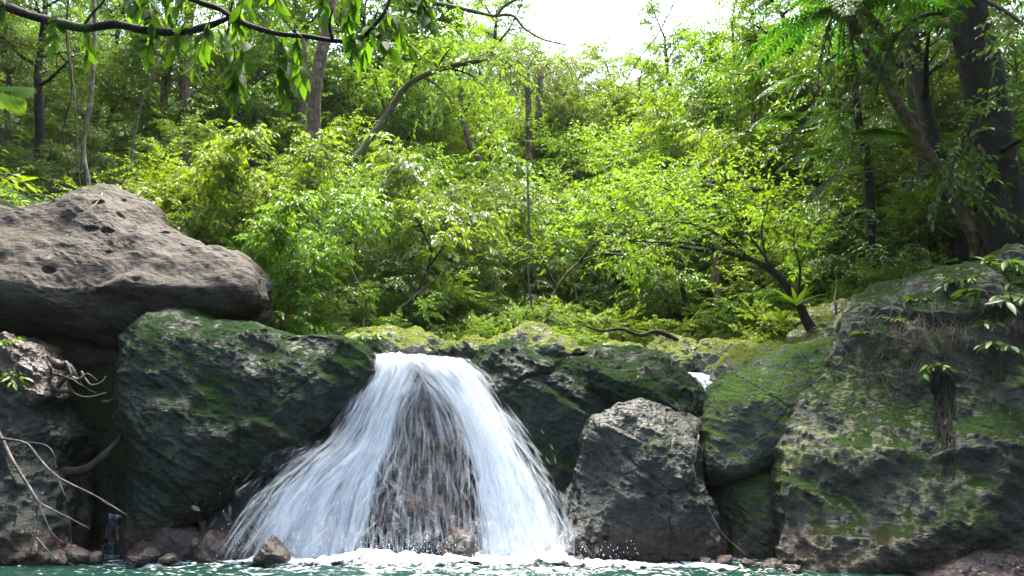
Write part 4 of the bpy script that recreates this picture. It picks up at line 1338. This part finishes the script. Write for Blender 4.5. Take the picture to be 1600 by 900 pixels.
# feathery dark fronds hanging centre right
o = empty('fern', at(1265, 150, 7.6))
tag(o, 'dark feathery fern fronds drooping in the upper right middle', 'fern')
org = np.array(o.location); fm_, wm_ = MB(), MB()
for px, py, dx, dz, L in [(1270, 120, -0.8, -0.05, 0.8), (1320, 175, -0.9, -0.1, 0.9), (1300, 235, -0.8, 0.0, 0.75), (1330, 210, 0.5, 0.1, 0.6), (1250, 190, -0.6, 0.15, 0.7), (1345, 260, -0.8, -0.15, 0.8)]:
    frond(fm_, at(px, py, 7.6), np.array([dx, -0.35, dz]), L, 0.45, rg, pin=0.24, lf=0.04, wmb=wm_, org=org)
fm_.build('fronds', M['fern'], o, smooth=False)
wm_.build('stalks', M['bark_dark'], o)

# leaning stem on the ledge with layered crown
o, P = tree_with_trunk([(1280, 532, 8.15), (1262, 505, 8.2), (1245, 470, 8.25), (1215, 430, 8.3), (1180, 408, 8.3), (1140, 395, 8.3), (1100, 392, 8.35), (1060, 385, 8.4)], 0.06, 0.018,
                       'dark stem leaning left over the ledge from the right bank', 'bark_dark')
crown_on(o, P, [[(1215, 430, 8.3), (1180, 380, 8.2), (1150, 340, 8.1), (1130, 290, 8.0)], [(1180, 408, 8.3), (1130, 372, 8.2), (1080, 350, 8.0), (1020, 345, 7.9)],
                [(1140, 395, 8.3), (1080, 380, 8.3), (1010, 378, 8.2), (950, 370, 8.1)], [(1245, 470, 8.25), (1250, 420, 8.3), (1240, 370, 8.2), (1250, 320, 8.2)],
                [(1200, 420, 8.3), (1190, 360, 8.4), (1200, 310, 8.5), (1180, 270, 8.5)], [(1120, 393, 8.3), (1090, 340, 8.5), (1050, 300, 8.7), (1000, 280, 8.8)]], 'leaf_bright', rg, leaf=0.075, ratio=0.24,
         droop=0.12, subs=12, r=0.016, per=9, twl=0.28)
# bird's nest ferns on it
for k, (px, py, Y, lab, s) in enumerate([(1245, 478, 8.1, 'strap-leaved fern perched on the leaning stem', 0.34), (1222, 505, 8.2, 'second strap-leaved fern just below on the leaning stem', 0.26)]):
    p = at(px, py, Y)
    b = MB(); n = 13
    az = np.arange(n) * 2.4
    D = np.stack([np.cos(az) * 0.8, np.sin(az) * 0.8, rg.uniform(.5, 1.3, n)], 1)
    b.leaves(np.zeros((n, 3)), D, np.tile(UP, (n, 1)) - D * 0.3, rg.uniform(.8, 1.1, n) * s, 0.022, detail=1, droop=0.35)
    q = b.build('nest_fern', M['leaf_bright'], None); q.location = p
    tag(q, lab, 'fern')
# straight trunks
tr_specs = [
    ([(1124, 535, 11.5), (1122, 470, 11.5), (1118, 400, 11.5), (1112, 250, 11.5)], 0.075, 0.05, 'straight brown trunk behind the leaning stem', 'bark_brown'),
    ([(1085, 530, 11.0), (1078, 490, 11.0), (1066, 450, 11.0), (1062, 400, 11.0)], 0.05, 0.03, 'short dark crooked trunk left of the straight brown trunk', 'bark_dark'),
    ([(1072, 552, 9.6), (1050, 528, 9.5), (1025, 518, 9.5), (1000, 524, 9.4), (970, 514, 9.3), (940, 517, 9.2), (905, 506, 9.2)], 0.045, 0.010, 'crooked dark branch lying low over the stream', 'bark_dark'),
    ([(850, 522, 10.5), (860, 480, 10.5), (870, 450, 10.5), (905, 410, 10.4), (950, 395, 10.4)], 0.035, 0.01, 'slim forked brown stem behind the long mossy hump', 'bark_brown'),
    ([(825, 300, 18.0), (827, 220, 18.0), (825, 150, 18.0), (823, 110, 18.0)], 0.10, 0.07, 'left of the twin straight trunks in the bright background', 'bark_brown'),
    ([(842, 290, 19.0), (841, 220, 19.0), (843, 150, 19.0), (845, 110, 19.0)], 0.13, 0.09, 'right and paler of the twin straight trunks in the background', 'bark_pale'),
    ([(748, 275, 16.5), (735, 230, 16.5), (722, 180, 16.5), (718, 120, 16.5)], 0.08, 0.05, 'curved orange-brown trunk left of the twin trunks', 'bark_brown'),
    ([(545, 290, 13.0), (570, 230, 13.2), (605, 180, 13.4), (640, 130, 13.4), (700, 105, 13.2), (750, 95, 13.0)], 0.09, 0.04, 'long mossy limb slanting up to the right at upper centre', 'bark_moss'),
    ([(490, 200, 12.5), (497, 110, 12.5), (512, 40, 12.5), (525, -60, 12.5)], 0.12, 0.10, 'thick pale brown trunk under the overhanging branch', 'bark_brown'),
    ([(470, 220, 14.5), (472, 160, 14.5), (476, 60, 14.5)], 0.10, 0.08, 'dim brown trunk beside the thick pale brown one', 'bark_brown'),
    ([(288, 150, 13.0), (290, 90, 13.0), (296, 20, 13.0), (300, -60, 13.0)], 0.10, 0.08, 'shaggy brown trunk in the dark left forest', 'bark_brown'),
    ([(140, 300, 10.0), (130, 230, 10.0), (142, 150, 10.0), (148, 50, 10.0), (145, -40, 10.0)], 0.035, 0.025, 'thin pale stem rising above the big boulder', 'bark_pale'),
    ([(205, 300, 9.8), (207, 230, 9.8), (222, 160, 9.8), (250, 90, 9.8)], 0.022, 0.012, 'slim bare stem right of the boulder peak', 'bark_pale'),
    ([(1440, 260, 9.6), (1422, 150, 9.6), (1415, 60, 9.6), (1398, -40, 9.6)], 0.05, 0.045, 'mottled mossy trunk behind the leaning fern trunk', 'bark_moss'),
    ([(1360, 330, 9.4), (1355, 250, 9.4), (1340, 180, 9.4), (1335, 110, 9.4)], 0.06, 0.05, 'dark upright trunk left of the leaning fern trunk', 'bark_dark'),
    ([(668, 500, 10.2), (650, 470, 10.2), (668, 420, 10.2), (675, 390, 10.2)], 0.03, 0.012, 'dark forked stem in the shade above the fall', 'bark_dark'),
    ([(620, 500, 10.0), (640, 470, 10.0), (668, 445, 10.1), (700, 420, 10.2)], 0.02, 0.010, 'bent thin stem crossing the shade above the fall', 'bark_brown'),
    ([(568, 500, 9.6), (572, 470, 9.6), (558, 440, 9.6), (540, 400, 9.7)], 0.018, 0.009, 'pale curving stem at the left end of the ledge', 'bark_pale'),
    ([(838, 520, 11.0), (826, 440, 11.0), (826, 340, 11.0), (824, 260, 11.0)], 0.022, 0.016, 'straight pale thin stem right of the glossy shrubs', 'bark_pale'),
]
for k, (pts, r0, r1, lab, mt) in enumerate(tr_specs):
    P0 = at(*pts[0])
    zg = float(terr(P0[0], P0[1])) - 0.1
    low = pts[0][1]
    while at(pts[0][0], low, pts[0][2])[2] > zg and low < 900:
        low += 10
    if low > pts[0][1] + 15:
        pts = [(pts[0][0] - 0.25 * (pts[1][0] - pts[0][0]), low, pts[0][2])] + pts
    q = stem_obj('trunk', pts, r0, r1, None, None, mt, seed=k)
    o = empty('tree', q.location)
    tag(o, lab, 'tree')
    q.parent = o
    q.location = (0, 0, 0)
trunk_of = {o['label']: o for o in bpy.data.objects if o.get('category') == 'tree' and o.get('label')}
for key, ends, lm, lf, dr in [
    ('left of the twin straight trunks in the bright background', [[(823, 120, 18), (800, 100, 17.8), (780, 110, 17.6), (765, 140, 17.5)], [(823, 112, 18), (835, 90, 17.8), (850, 95, 17.6)], [(825, 150, 18), (850, 120, 17.7), (870, 110, 17.4)], [(823, 112, 18), (808, 95, 18), (790, 100, 18)]], 'leaf_dry', 0.09, 0.5),
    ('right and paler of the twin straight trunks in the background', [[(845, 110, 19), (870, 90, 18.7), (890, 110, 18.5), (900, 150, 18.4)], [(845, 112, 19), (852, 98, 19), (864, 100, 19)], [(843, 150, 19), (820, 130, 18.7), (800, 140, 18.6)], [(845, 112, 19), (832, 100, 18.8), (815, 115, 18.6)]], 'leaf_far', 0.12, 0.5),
    ('curved orange-brown trunk left of the twin trunks', [[(718, 125, 16.5), (700, 90, 16.3), (680, 80, 16.2)], [(718, 120, 16.5), (735, 85, 16.4), (755, 80, 16.2)], [(722, 180, 16.5), (745, 150, 16.2), (770, 150, 16)]], 'leaf_bright', 0.12, 0.3),
    ('long mossy limb slanting up to the right at upper centre', [[(640, 130, 13.4), (650, 100, 13.3), (680, 70, 13.2)], [(700, 105, 13.2), (740, 120, 13), (770, 150, 12.9)], [(745, 97, 13), (780, 90, 12.9), (800, 105, 12.8)], [(605, 180, 13.4), (590, 140, 13.3), (585, 100, 13.2)], [(680, 112, 13.3), (700, 80, 13.1), (730, 60, 13)], [(660, 120, 13.3), (690, 140, 13.0), (710, 170, 12.8)]], 'leaf_bright', 0.11, 0.35),
    ('slim forked brown stem behind the long mossy hump', [[(870, 450, 10.5), (850, 410, 10.5), (840, 380, 10.5)], [(905, 410, 10.4), (930, 380, 10.3), (960, 370, 10.2)], [(940, 396, 10.4), (980, 400, 10.3), (1000, 415, 10.2)]], 'leaf_mid', 0.06, 0.15),
    ('dark forked stem in the shade above the fall', [[(668, 420, 10.2), (690, 390, 10.1), (710, 370, 10.1)], [(675, 392, 10.2), (660, 360, 10.2), (650, 340, 10.2)]], 'leaf_gloss', 0.12, 0.5),
    ('dark upright trunk left of the leaning fern trunk', [[(1335, 112, 9.4), (1310, 90, 9.3), (1290, 95, 9.2)], [(1340, 180, 9.4), (1310, 170, 9.2), (1290, 190, 9.1)], [(1335, 115, 9.4), (1350, 80, 9.4), (1370, 70, 9.4)]], 'leaf_deep', 0.1, 0.3),
]:
    crown_on(trunk_of[key], None, ends, lm, rg, leaf=lf, droop=dr, r=0.02, subs=8, L2=(0.3, 0.9))
vines = [
    ([(108, -20, 8.6), (104, 60, 8.6), (112, 140, 8.6), (98, 210, 8.7), (110, 260, 8.8)], 0.010, 'dark vine hanging from the branch at far left', 'bark_dark'),
    ([(104, 40, 8.5), (116, 150, 8.5), (120, 220, 8.6), (126, 300, 8.7)], 0.010, 'second vine hanging down to the boulder top', 'bark_brown'),
    ([(278, -10, 7.4), (276, 30, 7.4), (279, 48, 7.4)], 0.008, 'short vine at the middle of the overhanging branch', 'bark_dark'),
    ([(1060, -10, 12.0), (1030, 50, 12.0), (1000, 90, 12.1), (970, 140, 12.3)], 0.012, 'thin diagonal vine crossing the edge of the sky gap', 'bark_dark'),
    ([(1480, 28, 7.6), (1420, 60, 7.6), (1395, 105, 7.6), (1340, 150, 7.7), (1300, 190, 7.8), (1275, 240, 7.8)], 0.010, 'long thin curved branch in front of the fern trunk', 'bark_brown'),
    ([(1390, -5, 7.8), (1355, 65, 7.8), (1310, 130, 7.9)], 0.008, 'dark twig crossing the top of the fern trunk', 'bark_dark'),
    ([(1310, 500, 8.4), (1304, 470, 8.4), (1308, 445, 8.5), (1306, 420, 8.5)], 0.010, 'pale twisted vine above the round mossy rock', 'bark_pale'),
    ([(1540, 320, 7.9), (1440, 250, 8.1), (1360, 268, 8.4), (1280, 275, 8.6)], 0.008, 'fine arching twig behind the rock wall top', 'bark_brown'),
]
for k, (pts, r, lab, mt) in enumerate(vines):
    stem_obj('vine', pts, r, r * 0.6, lab, 'vine', mt, n=26, sides=6, rough=0.2, seed=40 + k)
# arching bare branch against the sky
stem_obj('bare_branch', [(680, 5, 15), (740, 18, 15), (770, 25, 15), (800, 24, 15), (820, 45, 15), (850, 62, 15), (885, 70, 15)], 0.05, 0.012, 'bare mossy branch reaching into the sky gap', 'branch', 'bark_moss', seed=60)
stem_obj('bare_branch', [(775, 25, 15), (790, 8, 15), (815, -5, 15), (840, -20, 15)], 0.04, 0.02, 'short bare branch forking up at the top of the sky gap', 'branch', 'bark_moss', seed=61)

# ------------------------------------------------------------------ overhanging branch, top left
o = empty('overhanging_branch', at(-60, -30, 3.9))
tag(o, 'dark mossy branch with hanging pointed leaves across the top left', 'branch')
org = np.array(o.location)
mbx = MB()
main1 = pxpath([(-60, -30, 3.9), (0, 5, 3.8), (40, 22, 3.75), (100, 38, 3.7), (135, 44, 3.7), (180, 38, 3.65), (225, 47, 3.6), (280, 50, 3.6), (320, 42, 3.55), (358, 28, 3.55)], 60)
mbx.tube(main1 - org, np.interp(np.linspace(0, 1, 60), [0, .5, .9, 1], [0.026, 0.022, 0.018, 0.010]), 9, 0.25, 1)
main2 = pxpath([(270, -15, 3.5), (310, 3, 3.5), (345, 15, 3.5), (375, 34, 3.45), (430, 52, 3.4), (480, 57, 3.4), (525, 64, 3.35), (560, 61, 3.35), (588, 36, 3.3), (606, 8, 3.3), (612, -30, 3.3)], 60)
mbx.tube(main2 - org, np.interp(np.linspace(0, 1, 60), [0, .5, 1], [0.014, 0.012, 0.008]), 8, 0.2, 2)
for pts in ([(130, 42, 3.7), (145, 20, 3.68), (160, 5, 3.66), (172, -20, 3.6)], [(355, 28, 3.5), (362, 10, 3.5), (370, -20, 3.5)], [(520, 63, 3.35), (515, 40, 3.3), (520, 10, 3.3)]):
    mbx.tube(pxpath(pts, 10) - org, np.linspace(.008, .005, 10), 6, .2)
mbx.build('limb', M['bark_dark'], o)
acc = [[], [], [], [], []]
for (px, py, Y, dx, dz, L, n) in [
    (340, 60, 3.5, 0.5, -0.8, 0.30, 13), (365, 75, 3.5, 0.2, -0.9, 0.32, 14), (395, 70, 3.45, -0.3, -0.9, 0.28, 12), (420, 60, 3.4, 0.4, -0.7, 0.3, 12), (440, 75, 3.4, 0.1, -1, 0.28, 12),
    (460, 55, 3.4, 0.2, -1, 0.25, 10), (330, 40, 3.5, -0.4, -0.8, 0.26, 10), (380, 110, 3.45, -.1, -1, .2, 9),
    (575, 50, 3.3, 0.5, -0.5, 0.2, 10), (600, 20, 3.3, 0.5, -0.6, 0.25, 12), (610, 0, 3.3, 0.8, -0.6, 0.25, 12), (630, -20, 3.3, 0.6, -0.8, 0.28, 13), (590, 30, 3.3, -0.4, -0.8, 0.2, 9), (560, 60, 3.35, -0.1, -1, .15, 7),
    (650, 0, 3.3, .4, -.6, .2, 10), (555, -10, 3.3, -.2, -1, .22, 9), (500, -20, 3.3, .2, -1, .22, 9),
    (165, -10, 3.65, 0.6, -0.5, 0.25, 11), (200, -20, 3.6, 0.4, -0.7, 0.25, 11), (230, 0, 3.6, 0.3, -0.8, 0.22, 10), (250, -25, 3.6, .3, -.9, .28, 11), (290, 45, 3.6, -.1, -1, .2, 8), (240, 48, 3.6, .1, -1, .22, 8),
    (300, -20, 3.5, -.2, -.9, .2, 9), (90, 35, 3.7, .2, -1, .2, 7), (130, 50, 3.7, .1, -1, .15, 6), (20, 0, 3.8, -.2, -1, .2, 8), (420, -20, 3.4, .3, -.9, .25, 10), (390, -20, 3.4, -.3, -.9, .25, 10)]:
    p = at(px, py - 14, Y)
    d = np.array([dx, rg.uniform(-.4, .4), dz])
    q = leafy_twig(rg, p, d, L * 0.85, int(n * 1.4), 0.112, 0.19, 0.25, acc, 0.75, 0.2, (0.1, -0.6, 0.5))
    tw = MB()
    tw.tube(np.vstack([p, q]) - org, np.linspace(.004, .0015, len(q) + 1), 4)
    tw.build('twig', M['bark_dark'], o)
lb = MB()
lb.leaves(np.vstack(acc[0]) - org, np.vstack(acc[1]), np.vstack(acc[2]), np.concatenate(acc[3]), np.concatenate(acc[4]), detail=1)
lb.build('leaves', M['leaf_over'], o)

# ------------------------------------------------------------------ bits on the rocks
from mathutils.bvhtree import BVHTree
_bv = []
for ob in list(bpy.data.objects):
    if ob.type == 'MESH' and ob.parent is None and ob.get('category') in ('boulder', 'rock', 'rock wall', 'rock ledge'):
        me = ob.data
        co = np.empty(len(me.vertices) * 3, np.float32); me.vertices.foreach_get('co', co)
        co = co.reshape(-1, 3) + np.array(ob.location, np.float32)
        tri = np.empty(len(me.polygons) * 3, np.int32); me.polygons.foreach_get('vertices', tri)
        _bv.append(BVHTree.FromPolygons(co.tolist(), tri.reshape(-1, 3).tolist()))


def surf(px, py, lift=0.01):
    """the place on the rocks seen at a photo pixel"""
    o_ = Vector((0, 0, CAM_H)); d_ = (Vector(at(px, py, 6.0)) - o_).normalized()
    best = None
    for b_ in _bv:
        h = b_.ray_cast(o_, d_, 14)
        if h[0] is not None and (best is None or h[3] < best[3]): best = h
    if best is None: return at(px, py, 6.5)
    return np.array(best[0] + best[1] * lift)


def surfpath(pts, n, lift=0.01):
    return spline([surf(px, py, lift) for px, py in pts], n)


def sprig(px, py, Y, label, n=14, L=0.16, w=0.02, lm='leaf_mid', up=0.4, cat='plant', name='small_plant', stems=4):
    p = surf(px, py, 0.0) if Y is None else at(px, py, Y)
    acc = [[], [], [], [], []]
    o = empty(name, p); tag(o, label, cat)
    sm = MB()
    for k in range(stems):
        az = rg.uniform(0, 6.28)
        d = np.array([math.cos(az), math.sin(az) - 0.5, up + rg.uniform(-.3, .5)])
        q = leafy_twig(rg, np.zeros(3), d, L * 1.5, n, L, w / L, 0.35, acc, 0.9, 0.4)
        sm.tube(np.vstack([np.zeros(3), q]), np.linspace(.004, .0015, n + 1), 4)
    sm.build('stem', M['bark_dark'], o)
    b = MB()
    b.leaves(np.vstack(acc[0]), np.vstack(acc[1]), np.vstack(acc[2]), np.concatenate(acc[3]), np.concatenate(acc[4]), detail=1)
    b.build('foliage', M[lm], o)
    return o


sprig(1555, 462, None, 'dark broad-leaved plant rooted on the rock wall at right', n=8, L=0.17, w=0.022, lm='leaf_deep', up=.2, stems=6)
sprig(1465, 572, None, 'small bright-leaved plant growing from the face of the rock wall', n=7, L=0.10, w=0.018, lm='leaf_mid', up=.1, stems=4)
sprig(1570, 418, None, 'leafy plant on the crest of the rock wall at the right edge', n=9, L=0.16, w=0.02, lm='leaf_mid', up=.5, stems=7)
sprig(1435, 470, None, 'small dark plant on the sloping crest of the rock wall', n=7, L=0.08, w=0.018, lm='leaf_deep', up=.3, stems=4)
for px_, py_, lm_, L_, lab_ in [
    (1500, 440, 'leaf_deep', 0.10, 'dark leafy plant just right of the small crest plant on the rock wall'), (1590, 440, 'leaf_deep', 0.15, 'trailing dark plant cut by the right edge near the wall top'),
    (1530, 500, 'leaf_mid', 0.09, 'small green plant among the hanging roots'), (1400, 500, 'leaf_mid', 0.06, 'tiny green seedling on the left shoulder of the rock wall'),
    (1560, 540, 'leaf_deep', 0.12, 'dark drooping plant below the broad-leaved one on the wall'), (1345, 520, 'leaf_mid', 0.05, 'tiny seedling where the wall meets the mossy slab')]:
    sprig(px_, py_, None, lab_, n=8, L=L_, w=L_ * 0.16, lm=lm_, up=.2, stems=6)
sprig(4, 590, None, 'bright green plant at the left edge above the bank rock', n=8, L=0.12, w=0.018, lm='leaf_mid', up=.3, stems=6)
sprig(20, 535, None, 'tuft of green leaves on the slanting brown slab', n=6, L=0.08, w=0.014, lm='leaf_mid', up=.5, stems=4)
sprig(575, 528, None, 'yellow-green seedling clump on the mossy lip rock', n=8, L=0.10, w=0.02, lm='leaf_bright', up=.6, stems=8)
sprig(1275, 512, 8.0, 'small bluish climber at the base of the leaning stem', n=7, L=0.07, w=0.016, lm='leaf_gloss', up=.6, stems=4)
sprig(10, 280, 6.9, 'long-leaved plant at the left edge above the big boulder', n=6, L=0.16, w=0.018, lm='leaf_mid', up=.4, stems=5)
# broad frond leaf, left edge
o = empty('palm_frond', at(-30, 145, 4.6)); tag(o, 'broad ribbed bright green leaf poking in at the left edge', 'leaf')
b = MB()
p0 = np.zeros(3)
for k in range(14):
    f = k / 13
    base = np.array([0.02 + 0.25 * f, 0, 0.02 - 0.06 * f * f])
    for sg in (-1, 1):
        b.leaves([base], [[0.55, 0.1, 0.45 * sg - 0.25]], [[0, -1, 0.4]], 0.16 * math.sin(math.pi * (0.15 + 0.8 * f)) + .03, 0.013, detail=1)
b.build('blade', M['leaf_mid'], o)

# hanging roots and grass on the rock wall
rt = empty('hanging_roots', at(1500, 470, 5.9)); tag(rt, 'tangle of brown roots and dry stems hanging down the rock wall', 'roots')
org = np.array(rt.location); b = MB()
for k in range(120):
    px = rg.normal(1470, 75); py = 445 + rg.uniform(0, 70) + max(0, (1500 - px) * 0.25)
    L = rg.uniform(30, 120)
    pts = [surf(px, py, -0.01)]
    x_ = px
    for q in range(4):
        x_ += rg.normal(0, 9)
        pts.append(surf(x_, py + L * (q + 1) / 4, 0.012 + 0.02 * rg.random()))
    b.tube(spline(pts, 12) - org, np.linspace(rg.uniform(.0015, .004), .001, 12), 4)
b.build('dry_stems', M['bark_brown'], rt)
b = MB()
for k in range(16):
    x0 = 1462 + rg.uniform(-6, 24); pts = []
    for q in range(7):
        pts.append(surf(x0 + rg.normal(0, 4) + q * 1.2, 580 + q * rg.uniform(18, 30), 0.01 + 0.02 * rg.random()))
    b.tube(spline(pts, 18) - org, np.linspace(rg.uniform(.004, .012), .003, 18), 5, .35)
b.build('root_bundle', M['bark_dark'], rt)

# small stones along the waterline
for k, (px_, py_, r_, Y_) in enumerate([(232, 868, 13, 6.42), (262, 874, 9, 6.3), (215, 874, 8, 6.35), (120, 866, 14, 6.4), (92, 872, 10, 6.3), (150, 872, 8, 6.4), (1128, 878, 12, 6.42), (1205, 884, 14, 6.2), (1240, 890, 10, 6.0), (1172, 882, 9, 6.3), (860, 872, 11, 6.55), (905, 878, 9, 6.5), (1100, 880, 8, 6.4), (30, 870, 15, 6.3)]):
    a_ = np.arange(9) * 2 * math.pi / 9
    rr_ = r_ * (1 + 0.25 * np.sin(a_ * 2 + k) + 0.12 * np.cos(a_ * 3 + 2 * k))
    rock('stone', [(px_ + 1.3 * q * math.cos(t_), py_ + q * math.sin(t_)) for q, t_ in zip(rr_, -a_)], (px_, py_), Y_,
         'small wet stone half sunk at the waterline ' + ('below the left rocks' if px_ < 500 else 'below the right-hand rocks'), M['rock_red'], tf=r_ * 0.006, tb=r_ * 0.006, e=2.3, seed=200 + k, sub=5,
         lump=0.03, rough=0.012, facets=4, cat='stone', group='small stones at the waterline ' + ('left' if px_ < 500 else 'right'))
# fallen leaves lying on the rocks
rl = np.random.default_rng(31)
fl = MB()
for _ in range(900):
    px_, py_ = rl.uniform(0, 1600), rl.uniform(290, 700)
    p_ = surf(px_, py_, 0.0); q_ = surf(px_, py_, 1.0)
    nn_ = q_ - p_
    if np.linalg.norm(nn_) < 0.5 or nn_[2] < 0.72 or p_[2] < 0.5: continue
    d_ = np.cross(nn_, rl.normal(0, 1, 3))
    fl.leaves([p_ + nn_ * 0.006], [d_], [nn_], rl.uniform(.03, .07), rl.uniform(.008, .014), fold=0.5)
lf = fl.build('fallen_leaves', M['leaf_dry'], None, smooth=False)
tag(lf, 'scattered dry brown leaves lying on the rocks', 'leaves', kind='stuff')

# ------------------------------------------------------------------ driftwood and twigs
o = empty('dead_branch', at(-20, 640, 6.2)); tag(o, 'bare grey forked dead branch leaning into the pool at lower left', 'dead branch')
org = np.array(o.location); b = MB()
for pts, r0, r1 in [
    ([(-20, 640, 6.2), (5, 690, 6.15), (20, 720, 6.1), (45, 760, 6.05), (60, 785, 6.0)], .022, .014),
    ([(0, 685, 6.15), (40, 692, 6.05), (60, 715, 6.0), (90, 745, 5.95), (150, 775, 5.9), (198, 805, 5.85)], .014, .004),
    ([(60, 785, 6.0), (57, 830, 6.0), (46, 865, 6.0)], .010, .005), ([(60, 785, 6.0), (100, 805, 5.95), (140, 826, 5.9)], .008, .003),
    ([(57, 840, 6.0), (70, 855, 5.95), (84, 870, 5.95)], .009, .005), ([(30, 690, 6.1), (70, 695, 6.0), (85, 712, 6.0), (86, 730, 6.0)], .006, .003),
    ([(62, 790, 6.0), (80, 830, 5.95), (100, 850, 5.9)], .004, .002), ([(90, 745, 5.95), (100, 770, 5.9), (108, 785, 5.9)], .004, .002), ([(150, 775, 5.9), (172, 790, 5.9), (178, 782, 5.9)], .003, .0015),
    ([(108, 806, 5.95), (110, 830, 5.95), (112, 855, 5.95)], .004, .003)]:
    b.tube(pxpath(pts, 14) - org, np.linspace(r0, r1, 14) * 0.75, 7, .25)
b.build('wood', M['driftwood'], o)
stem_obj('log', [(98, 738, 6.9), (130, 735, 6.85), (158, 715, 6.85), (178, 696, 6.9), (192, 680, 7.0)], 0.05, 0.02, 'curved wet brown log jammed in the dark gap', 'log', 'wetwood', n=20, rough=.3, seed=5)
for k, (pts, r0, r1, lab) in enumerate([
    ([(78, 562, 6.8), (92, 572, 6.75), (104, 570, 6.75), (118, 588, 6.75), (128, 606, 6.8)], .040, .016, 'gnarled driftwood root topmost of the jam under the boulder'),
    ([(92, 604, 6.75), (108, 590, 6.7), (122, 594, 6.68), (136, 584, 6.7), (152, 596, 6.75)], .026, .010, 'twisted driftwood piece in the middle of the jam under the boulder'),
    ([(70, 596, 6.75), (92, 610, 6.7), (112, 612, 6.7), (134, 620, 6.72), (166, 614, 6.8)], .016, .007, 'thin driftwood stick lowest in the jam under the boulder'),
    ([(104, 566, 6.7), (110, 582, 6.66), (106, 600, 6.66), (116, 618, 6.7)], .014, .006, 'short upright broken stick in the driftwood jam'),
    ([(126, 580, 6.72), (140, 600, 6.66), (158, 598, 6.7), (166, 588, 6.76)], .012, .004, 'crooked hooked twig at the right end of the driftwood jam'),
    ([(84, 584, 6.7), (100, 588, 6.65), (128, 602, 6.65), (150, 616, 6.7)], .010, .005, 'straight thin stick lying across the driftwood jam'),
    ([(160, 628, 6.9), (172, 626, 6.86), (184, 616, 6.86), (196, 611, 6.9)], .014, .006, 'short pale stick touching the square boulder')]):
    P = pxpath(pts, 22)
    P += 0.012 * np.stack([fbm(P * 14 + q * 7 + k, 300 + q, 3) for q in range(3)], 1)
    b = MB()
    b.tube(P - P[0], np.linspace(r0, r1, 22) * (1 + 0.5 * fbm(P * 11 + k, 310, 2)), 8, .45, k)
    q = b.build('driftwood', M['wetwood' if k not in (3, 6) else 'driftwood'])
    q.location = P[0]
    tag(q, lab, 'driftwood', 'driftwood jammed under the big boulder')
stem_obj('twig', [(1092, 680, 6.35), (1088, 705, 6.3), (1085, 722, 6.3), (1068, 738, 6.35)], .008, .004, 'short pale stick leaning on the pointed grey boulder', 'twig', 'driftwood', n=12, seed=90)
stem_obj('twig', [(1082, 725, 6.35), (1092, 765, 6.3), (1110, 800, 6.3), (1130, 835, 6.25), (1170, 870, 6.2)], .005, .003, 'long thin pale twig trailing from the grey boulder to the water', 'twig', 'driftwood', n=16, seed=91)
stem_obj('twig', [(1090, 680, 6.5), (1070, 655, 6.55), (1050, 650, 6.6), (1030, 658, 6.6)], .004, .002, 'thin arched twig on the shoulder of the grey boulder', 'twig', 'driftwood', n=12, seed=92)
stem_obj('twig', [(160, 302, 7.9), (150, 318, 7.7), (132, 332, 7.5), (120, 336, 7.4)], .008, .004, 'dry twig lying on the top of the big boulder', 'twig', 'bark_pale', n=12, seed=93)
stem_obj('twig', [(1160, 530, 8.5), (1190, 510, 8.6), (1210, 492, 8.6), (1260, 484, 8.7)], .008, .004, 'grey stick propped on the mossy rocks up right', 'twig', 'bark_pale', n=12, seed=94)

# ------------------------------------------------------------------ undergrowth on the banks
rgn = np.random.default_rng(9)
n = 7500
ux = rgn.uniform(-20, 24, n); uy = 8.6 + rgn.random(n) ** 1.2 * 26
keep = (np.abs(ux - (0.5 + 0.10 * np.clip(uy - 8, 0, 60))) > 1.6)
ux, uy = ux[keep], uy[keep]
uz = terr(ux, uy)
acc = [[], [], [], [], []]
for x_, y_, z_ in zip(ux, uy, uz):
    az = rgn.uniform(0, 6.28)
    leafy_twig(rgn, np.array([x_, y_, z_ - 0.02]), np.array([math.cos(az), math.sin(az), rgn.uniform(.3, 1.6)]), rgn.uniform(.3, .8), 10, 0.13, 0.2, 0.4, acc, .9, .5)
ub = MB()
ub.leaves(np.vstack(acc[0]), np.vstack(acc[1]), np.vstack(acc[2]), np.concatenate(acc[3]), np.concatenate(acc[4]))
ug = ub.build('undergrowth', M['leaf_bright'], None, smooth=False)  # bright leaf colour puts light onto the shaded forest floor
tag(ug, 'low leafy undergrowth covering the forest floor on both banks', 'undergrowth', kind='stuff')

# ------------------------------------------------------------------ veiling glare haze
hb = MB()  # thin haze box added to imitate veiling glare from the sky
x0, x1, y0, y1, z0, z1 = -150, 150, -70, 190, -4, 58
hb.add([(x, y, z) for x in (x0, x1) for y in (y0, y1) for z in (z0, z1)], [(0, 1, 3, 2), (4, 6, 7, 5), (0, 4, 5, 1), (2, 3, 7, 6), (0, 2, 6, 4), (1, 5, 7, 3)])
t = NT('veiling glare haze')
pv = t.n('ShaderNodeVolumePrincipled')
pv.inputs['Color'].default_value = (0.95, 0.97, 1.0, 1)
pv.inputs['Density'].default_value = 0.0003
pv.inputs['Anisotropy'].default_value = 0.0
t.l(pv.outputs[0], t.out.inputs['Volume'])
hz_ = hb.build('haze', t.m, None, smooth=False)
tag(hz_, 'thin haze added to stand in for the veiling glare of the sky', 'haze', kind='stuff')
